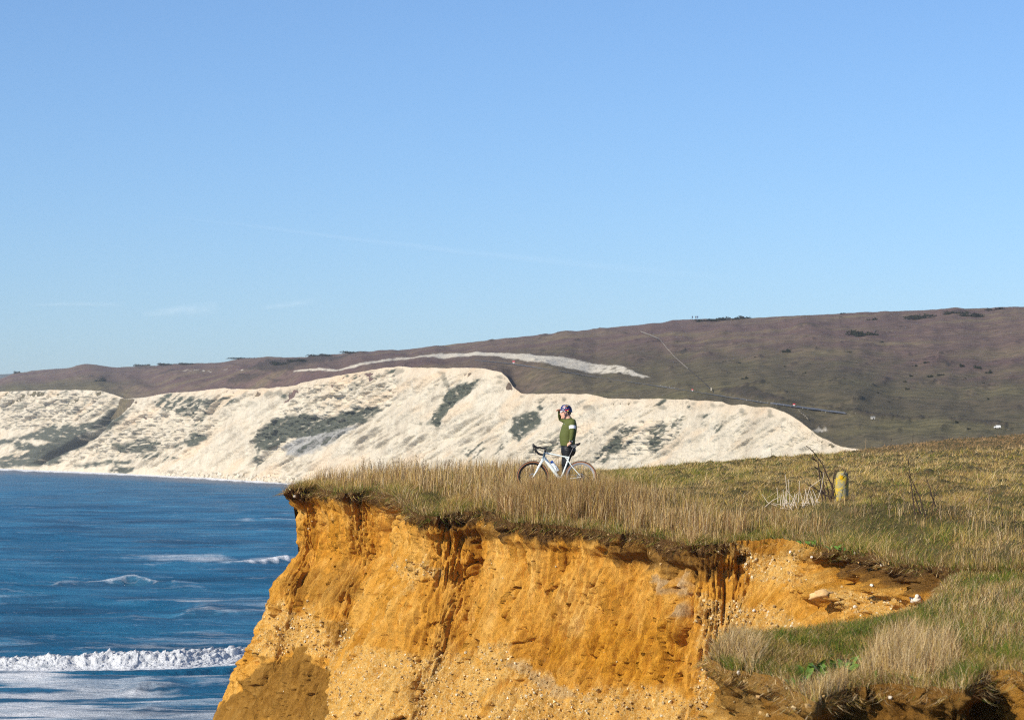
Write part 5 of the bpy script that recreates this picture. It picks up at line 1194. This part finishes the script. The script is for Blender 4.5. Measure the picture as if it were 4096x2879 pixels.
for i, (u_, v_, wx, hz2, mt, led, lab) in enumerate([(3290, 2378, 52, 22, sm1, 0, 'largest buff boulder embedded in the right part of the ochre cliff'), (3670, 2395, 26, 18, sm2, 0, 'white flint block at the head of the gully on the right'), (3488, 2335, 10, 7, sm2, 0, 'pale flint under the dark hollow of the cliff'),
        (3418, 2425, 9, 6, sm2, 0, 'pale flint stone below the buff boulder to its right'), (3525, 2265, 7, 6, sm2, 0, 'small pale flint in the dark soil strip on the right'), (3020, 2437, 10, 6, sm2, 0, 'pale flint low on the cliff left of the buff boulder'), (3065, 2440, 8, 5, sm1, 0, 'buff flint just right of a pale one, low on the cliff'),
        (1178, 1984, 7, 7, sm2, 0, 'round pale flint under the turf at the cliff tip'), (2957, 2678, 9, 10, sm2, 1, 'round pale flint under the tip of the near ledge'), (3128, 2722, 9, 8, sm1, 1, 'buff flint in the soil face below the near ledge'), (3030, 2790, 10, 8, sm1, 1, 'buff flint low in the soil face of the near ledge'), (3560, 2790, 9, 8, sm2, 1, 'pale flint in the dark soil under the straw tuft'),
        (3165, 2212, 8, 6, sm2, 0, 'pale flint high in the bare lip left of the dark weeds'), (3252, 2240, 7, 5, sm2, 0, 'small pale flint just below the bare lip'), (3985, 2800, 10, 8, sm3, 1, 'brown flint in the soil block at the right edge')]):
    p = face(u_, v_, bool(led)); s_ = p.y / F
    o = link('stone', stone_mesh(60 + i, .34 if wx > 20 else .22), mt, loc=p + Vector((.0, (.62 * wx if wx > 20 else .35 * hz2) * s_, 0)), rot=(0, rg.normal() * .2, rg.random() * 3), label=lab, category='stone', group='stones set in the cliffs'); o.scale = (wx * s_, wx * s_ * .7, hz2 * s_)

# ------------------------------------------------------------------ things on the far down
def bush_mesh(seed, n=420):
    rg = np.random.default_rng(seed); cl_ = rg.normal(size=(7, 3)) * [.42, .32, .10]; cl_[:, 2] = np.abs(cl_[:, 2]) + .16
    c = cl_[rg.integers(0, 7, n)] + (lambda a: a / np.linalg.norm(a, axis=1)[:, None])(rg.normal(size=(n, 3))) * rg.uniform(.12, .30, (n, 1)) * [1, 1, .8]
    c[:, 2] = np.maximum(c[:, 2], .02); V = c[:, None] + rg.normal(size=(n, 3, 3)) * .075
    return raw_mesh('bush', V.reshape(-1, 3), tris=np.arange(n * 3).reshape(n, 3))
gm = M('gorse', .9, .1); gm.color(gm.mix(gm.noise(3), (.010, .014, .008), (.03, .034, .018))); GORSE = gm.m
BV = [bush_mesh(80 + k) for k in range(6)]
for b_ in BV: b_.materials.append(GORSE)
def bush(u_, v_, wpx, hpx, label, group):
    p = hill(u_, v_); s_ = p.y / F; o = link('gorse_bush', BV[rg.integers(0, 6)], loc=p - Vector((0, 0, hpx * s_ * .45)), rot=(0, 0, rg.normal() * .3), label=label, category='bush', group=group); o.scale = (wpx * s_ * .70, max(wpx * .3, hpx) * s_, hpx * s_ * 2.4)
def q4(x, y): return 2500 + x / 1.4386, 1200 + y / 1.4386
for x, y, w_, h_, lab in [(930, 302, 60, 24, 'round dark gorse bush alone in the middle of the down'), (1375, 208, 170, 30, 'long dark gorse thicket high in the middle of the down'), (1430, 116, 75, 16, 'gorse thicket just under the crest, right of the walkers'), (1250, 80, 62, 8, 'thin gorse strip on the crest of the down'),
        (1750, 104, 210, 24, 'longest gorse thicket near the crest at upper right'), (1920, 78, 110, 18, 'gorse thicket on the crest above the longest one'), (2000, 96, 145, 24, 'gorse thicket right of the longest one'), (2140, 56, 150, 16, 'gorse thicket on the crest near the right edge'),
        (480, 122, 140, 16, 'gorse hedge on the crest next to the walkers'), (590, 116, 110, 20, 'middle gorse hedge on the crest right of the walkers'), (690, 109, 80, 16, 'rightmost gorse hedge of the three beside the walkers'), (690, 456, 40, 18, 'gorse bush above the road bend, left of the lone round bush'), (1030, 425, 24, 11, 'small gorse bush right of and below the lone round one')]:
    bush(*q4(x, y), w_ / 1.44, h_ / 1.44, lab, 'gorse on the down')
for k_, (x, y, w_, h_) in enumerate(sorted([(565, 356, 20, 7), (660, 365, 18, 7), (1670, 381, 34, 15), (1735, 363, 28, 12), (1945, 385, 36, 17), (2030, 393, 42, 19), (2095, 425, 46, 22), (1760, 446, 38, 17), (1815, 436, 32, 15), (1645, 440, 25, 11), (1605, 472, 27, 11), (1630, 518, 30, 13), (1455, 534, 16, 8), (1475, 244, 30, 8), (1300, 303, 20, 8), (2095, 572, 16, 9), (1910, 706, 20, 16), (1985, 742, 18, 14), (1275, 200, 18, 6), (748, 328, 12, 7), (925, 384, 14, 7), (1520, 585, 14, 7), (1060, 368, 12, 5), (2058, 480, 12, 6), (1960, 452, 12, 6), (1590, 155, 12, 6)])):
    bush(*q4(x, y), w_ / 1.44, h_ / 1.44, ordinal(k_) + ' small dark gorse bush from the left on the open down', 'small gorse bushes on the down')
for u_, v_, w_, h_, lab in [(70, 1492, 24, 10, 'dark clump standing on the ridge at the far left'), (575, 1463, 60, 9, 'dark hedge on the left ridge, first of two'), (670, 1461, 70, 9, 'dark hedge on the left ridge, second of two'), (757, 1459, 80, 8, 'dark scrub on the ridge above the pale rocks'), (400, 1525, 46, 16, 'lone purple brown thicket on the left slope'), (1280, 1424, 100, 10, 'long dark scrub on the ridge above the left chalk cliff'), (1420, 1413, 90, 8, 'end of the dark scrub on the ridge where it meets the sky'), (1010, 1434, 130, 6, 'low dark wall of scrub on the left ridge top'), (1120, 1460, 70, 14, 'dark scrub on the slope under the ridge'), (1190, 1447, 80, 14, 'dark scrub climbing toward the ridge')]:
    bush(u_, v_, w_, h_, lab, 'scrub on the left ridge')
def ribbon(name, line, wpx, mat, lift, label, cat):
    d_ = resample(np.array([(a, b_, 0) for a, b_ in line], float), 90); L = []; 
    for u_, v_, _ in d_: L.append((hill(u_, v_ + wpx / 2, lift), hill(u_, v_ - wpx / 2, lift)))
    P_ = np.array([[tuple(a), tuple(b_)] for a, b_ in L])
    for i in range(2):
        for c in range(3): P_[:, i, c] = np.convolve(np.pad(P_[:, i, c], 3, mode='edge'), np.ones(7) / 7, 'valid')
    P_[:, 1] = np.where((np.linalg.norm(P_[:, 1] - P_[:, 0], axis=1) < .8)[:, None], P_[:, 0] + [0, 3, .4], P_[:, 1])
    link(name, grid_mesh(name, P_), mat, kind='structure', label=label, category=cat)
ROAD = [(1883, 1440), (2055, 1458), (2100, 1465), (2300, 1497), (2500, 1527), (2680, 1554), (2771, 1568), (2987, 1603), (3178, 1631), (3300, 1648), (3400, 1662)]
ribbon('road', ROAD, 1.4, plain('road_tarmac', (.105, .11, .12), .7, .3, .1, nscale=1), .2, 'thin grey coast road running under the down', 'road')
ribbon('path', [(2560, 1328), (2597, 1342), (2639, 1360), (2695, 1429), (2754, 1481)], 3.4, plain('chalk_path', (.27, .235, .19), .9, .1, .25, nscale=.3), .35, 'pale chalk path climbing the down', 'path')
ribbon('path', [(2754, 1481), (2800, 1520), (2842, 1562)], 4, plain('dark_track', (.06, .052, .045), .9, .1, .25, nscale=.3), .35, 'dark lower track joining the chalk path to the road', 'path')
ribbon('path', [(2843, 1564), (2848, 1576)], 9, plain('chalk_gate', (.55, .48, .36), .9, .1, .25, nscale=.3), .45, 'pale worn patch where the path meets the road', 'path')
ribbon('path', [(3196, 1649), (3215, 1665), (3235, 1684)], 4, plain('worn_path', (.34, .28, .19), .9, .1, .25, nscale=.3), .35, 'short worn path below the coast road', 'path')
redb, whb = plain('red_board', (.55, .05, .06), .6, .3), plain('white_board', (.75, .75, .74), .6, .3)
for u_, v_, s_px, lab in [(2771, 1569, 7, 'small red and white road sign where the hill path meets the road'), (3178, 1629, 9, 'larger red and white road sign above the right end of the chalk'), (2055, 1459, 9, 'small red road sign under the road cutting')]:
    p = hill(u_, v_, .2); s_ = p.y / F * s_px; o = thing('road_sign', lab, 'sign', tuple(p), 'road signs on the coast road')
    MB().box((0, 0, s_ * .3), (s_ * .12, s_ * .12, s_ * .9)).build('post', whb, o, smooth=False); MB().box((0, -s_ * .1, s_ * .95), (s_ * 1.1, s_ * .1, s_ * .55)).build('red_board', redb, o, smooth=False); MB().box((0, -s_ * .1, s_ * .5), (s_ * .8, s_ * .1, s_ * .3)).build('white_board', whb, o, smooth=False)
p = hill(3990, 1712, .2); s_ = p.y / F
van = thing('parked_van', 'small white van parked at the foot of the down far right', 'van', tuple(p))
mb = MB().loft([[(x * s_, y_ * s_ * 5, z_ * s_) for y_, z_ in ((-1, 2), (1, 2), (1, t_), (-1, t_))] for x, t_ in ((-13, 4), (-12, 7), (-8, 8), (-4, 12), (10, 12), (13, 11), (13.2, 3))])
mb.build('van_body', whb, van, smooth=False)
for x in (-8, 8):
    for y_ in (-5, 5): MB().tube([(x * s_, (y_ - .6) * s_, 2 * s_), (x * s_, (y_ + .6) * s_, 2 * s_)], 2.2 * s_, 12).build('wheel', black, van)
MB().box((-7 * s_, -5.1 * s_, 9 * s_), (4 * s_, .3 * s_, 2.4 * s_)).build('window', carbon, van, smooth=False)
p = hill(3490, 1680, .1); s_ = p.y / F
hut = thing('field_shelter', 'tiny pale hut beside the coast road at right', 'hut', tuple(p))
MB().box((0, 0, 4 * s_), (16 * s_, 12 * s_, 8 * s_)).build('wall', plain('pale_wall', (.42, .40, .36), .8, .2), hut, smooth=False)
MB().loft([[(x * s_, -7 * s_, 7.9 * s_), (x * s_, 7 * s_, 7.9 * s_), (x * s_, 0, 11.5 * s_)] for x in (-9, 9)]).build('roof', plain('grey_roof', (.22, .22, .22), .8, .2), hut, smooth=False)
MB().box((2 * s_, -6.1 * s_, 2.5 * s_), (4 * s_, .4 * s_, 5 * s_)).build('door', carbon, hut, smooth=False)
fp = plain('weathered_wood', (.40, .38, .34), .8, .2)
fpm = MB().tube([(0, 0, -.1), (0, 0, 1.0)], [.5, .4], 6).mesh('fence_post'); fpm.materials.append(fp)
for k, u_ in enumerate(list(np.linspace(2640, 2700, 6)) + list(np.linspace(2990, 3160, 14)) + list(np.linspace(3210, 3420, 12))):
    v_ = float(itp(u_, ROAD)) - 3; p = hill(u_, v_, 0); s_ = p.y / F; o = link('fence_post', fpm, loc=p, label=ordinal(k) + ' pale fence post from the left along the coast road', category='fence post', group='fence posts along the coast road'); o.scale = (1.6 * s_, 1.6 * s_, 5 * s_)
dk = plain('dark_clothes', (.03, .04, .07), .8, .2)
for u_, col_, lab in [(2767, (.05, .06, .12), 'leftmost of three tiny walkers on the crest of the down'), (2784, (.10, .06, .05), 'middle of three tiny walkers on the crest'), (2792, (.03, .05, .16), 'rightmost of three tiny walkers on the crest')]:
    p = hill(u_, 1277, .0); s_ = 1.45; o = thing('person', lab, 'person', tuple(p), 'walkers on the crest'); mb = MB()
    mb.tube([(0, 0, .85), (0, 0, 1.1), (0, 0, 1.4), (0, 0, 1.5)], [(.13, .18), (.12, .17), (.13, .21), (.06, .07)], 10)
    for q_ in (-1, 1):
        mb.tube([(q_ * .09, 0, .9), (q_ * .10, .05 * q_, .45), (q_ * .10, .12 * q_, .02)], [.09, .065, .05], 8); mb.tube([(q_ * .2, 0, 1.42), (q_ * .26, -.03, 1.12), (q_ * .25, -.1 * q_, .85)], [.06, .05, .04], 8)
    mb.tube([(0, 0, 1.48), (0, 0, 1.56)], .06, 8); mb.ball((0, 0, 1.66), (.09, .10, .12), 10, 8)
    bo_ = link('body', remesh(mb, 'body', .035, 2), plain('walker_clothes', col_, .8, .2), o); bo_.scale = (1, 1, 1)
# fallen chalk at the foot of the far cliff
def rubble():
    rg = np.random.default_rng(77); n = 420; u_ = rg.uniform(660, 1330, n); vb_ = itp(u_, SHORE); up_ = rg.random(n) ** 2 * 22
    d_ = shore_depth(u_) + up_ * .05; C = W(u_, vb_ - up_ + 1, d_ - 2.0); sz = rg.uniform(.25, 1.0, n) ** 2 * 1.5 + .2
    oc = np.array([(1,0,0),(-1,0,0),(0,1,0),(0,-1,0),(0,0,1),(0,0,-1)], float); ft = np.array([(0,2,4),(2,1,4),(1,3,4),(3,0,4),(2,0,5),(1,2,5),(3,1,5),(0,3,5)])
    Q, _ = np.linalg.qr(rg.normal(size=(n, 3, 3))); V = oc[None] * (sz[:, None, None] * rg.uniform(.6, 1.2, (n, 6, 1))); V = np.einsum('nij,nkj->nki', Q, V) + C[:, None]
    return raw_mesh('chalk_rubble', V.reshape(-1, 3), tris=(np.arange(n)[:, None, None] * 6 + ft[None]).reshape(-1, 3))
link('chalk_rubble', rubble(), plain('chalk_block', (.52, .47, .38), .9, .1, .25, nscale=.3), kind='stuff', label='fallen chalk blocks along the foot of the far cliff', category='rubble')

# ------------------------------------------------------------------ thin high cloud and the air
def wisp(name, line, w0, w1, alpha, D, label, seed):
    d_ = resample(np.array([(a, b_, 0) for a, b_ in line], float), 120); rg = np.random.default_rng(seed); rows = np.linspace(-1, 1, 13); P_ = np.zeros((120, 13, 3)); A_ = np.zeros((120, 13))
    for i, (u_, v_, _) in enumerate(d_):
        t_ = i / 119; w_ = w0 + (w1 - w0) * t_
        for j, r_ in enumerate(rows):
            P_[i, j] = W(u_, v_ + r_ * w_, D + (1 - r_ * r_) * -60); A_[i, j] = (1 - r_ * r_) ** 1.5 * math.sin(math.pi * min(1, max(0, t_))) ** .6
    A_ *= .55 + .9 * np.clip(.5 + fbm(np.arange(120)[:, None] / 14, rows[None] * 1.2, seed, o=4), 0, 1) - .25
    mm = M(name + '_vapour', 1, 0); mm.b.inputs['Base Color'].default_value = (.95, .95, .96, 1)
    tr_ = mm.node('ShaderNodeBsdfTransparent'); mx_ = mm.node('ShaderNodeMixShader'); df = mm.node('ShaderNodeBsdfDiffuse'); df.inputs['Color'].default_value = (.95, .95, .97, 1); nv = mm.node('ShaderNodeCombineXYZ'); [setattr(nv.inputs[i_], 'default_value', sd[i_]) for i_ in range(3)]; mm.l.new(nv.outputs[0], df.inputs['Normal']); tl_ = mm.node('ShaderNodeBsdfTranslucent'); tl_.inputs['Color'].default_value = (.95, .95, .97, 1)
    ad = mm.node('ShaderNodeMixShader'); ad.inputs[0].default_value = .1; mm.l.new(df.outputs[0], ad.inputs[1]); mm.l.new(tl_.outputs[0], ad.inputs[2])
    mm.put(mx_.inputs[0], mm.math('MULTIPLY', mm.attr('dens'), alpha, True)); mm.l.new(tr_.outputs[0], mx_.inputs[1]); mm.l.new(ad.outputs[0], mx_.inputs[2]); mm.l.new(mx_.outputs[0], mm.n['Material Output'].inputs['Surface'])
    link(name, grid_mesh(name, P_, dict(dens=np.clip(A_, 0, 1))), mm.m, kind='stuff', label=label, category='cloud')
wisp('contrail', [(620, 862), (1000, 905), (1500, 970), (2100, 1035), (2500, 1075), (2950, 1120)], 10, 26, .03, 60000, 'faint old vapour trail slanting across the sky', 2)
wisp('cloud', [(100, 1222), (300, 1218), (500, 1222)], 12, 16, .05, 64000, 'faint low wisp of cloud over the left ridge', 3)
wisp('cloud', [(560, 1262), (720, 1245), (880, 1232)], 18, 40, .07, 65000, 'soft wisp of cloud above the left headland', 4)
wisp('cloud', [(1040, 1235), (1150, 1222), (1260, 1208)], 14, 24, .06, 66000, 'small wisp of cloud right of the softer one', 5)
hz = MB().box((0, 3400, 52), (6000, 7000, 110))
hm = bpy.data.materials.new('haze_air'); hm.use_nodes = True; nt = hm.node_tree; nt.nodes.clear()
vo = nt.nodes.new('ShaderNodeVolumePrincipled'); vo.inputs['Color'].default_value = (.80, .88, 1.0, 1); vo.inputs['Density'].default_value = .00009; vo.inputs['Anisotropy'].default_value = 0.0
mo = nt.nodes.new('ShaderNodeOutputMaterial'); nt.links.new(vo.outputs[0], mo.inputs['Volume'])
hz.build('haze', hm, kind='stuff', label='thin blue haze over the bay', category='haze', smooth=False)
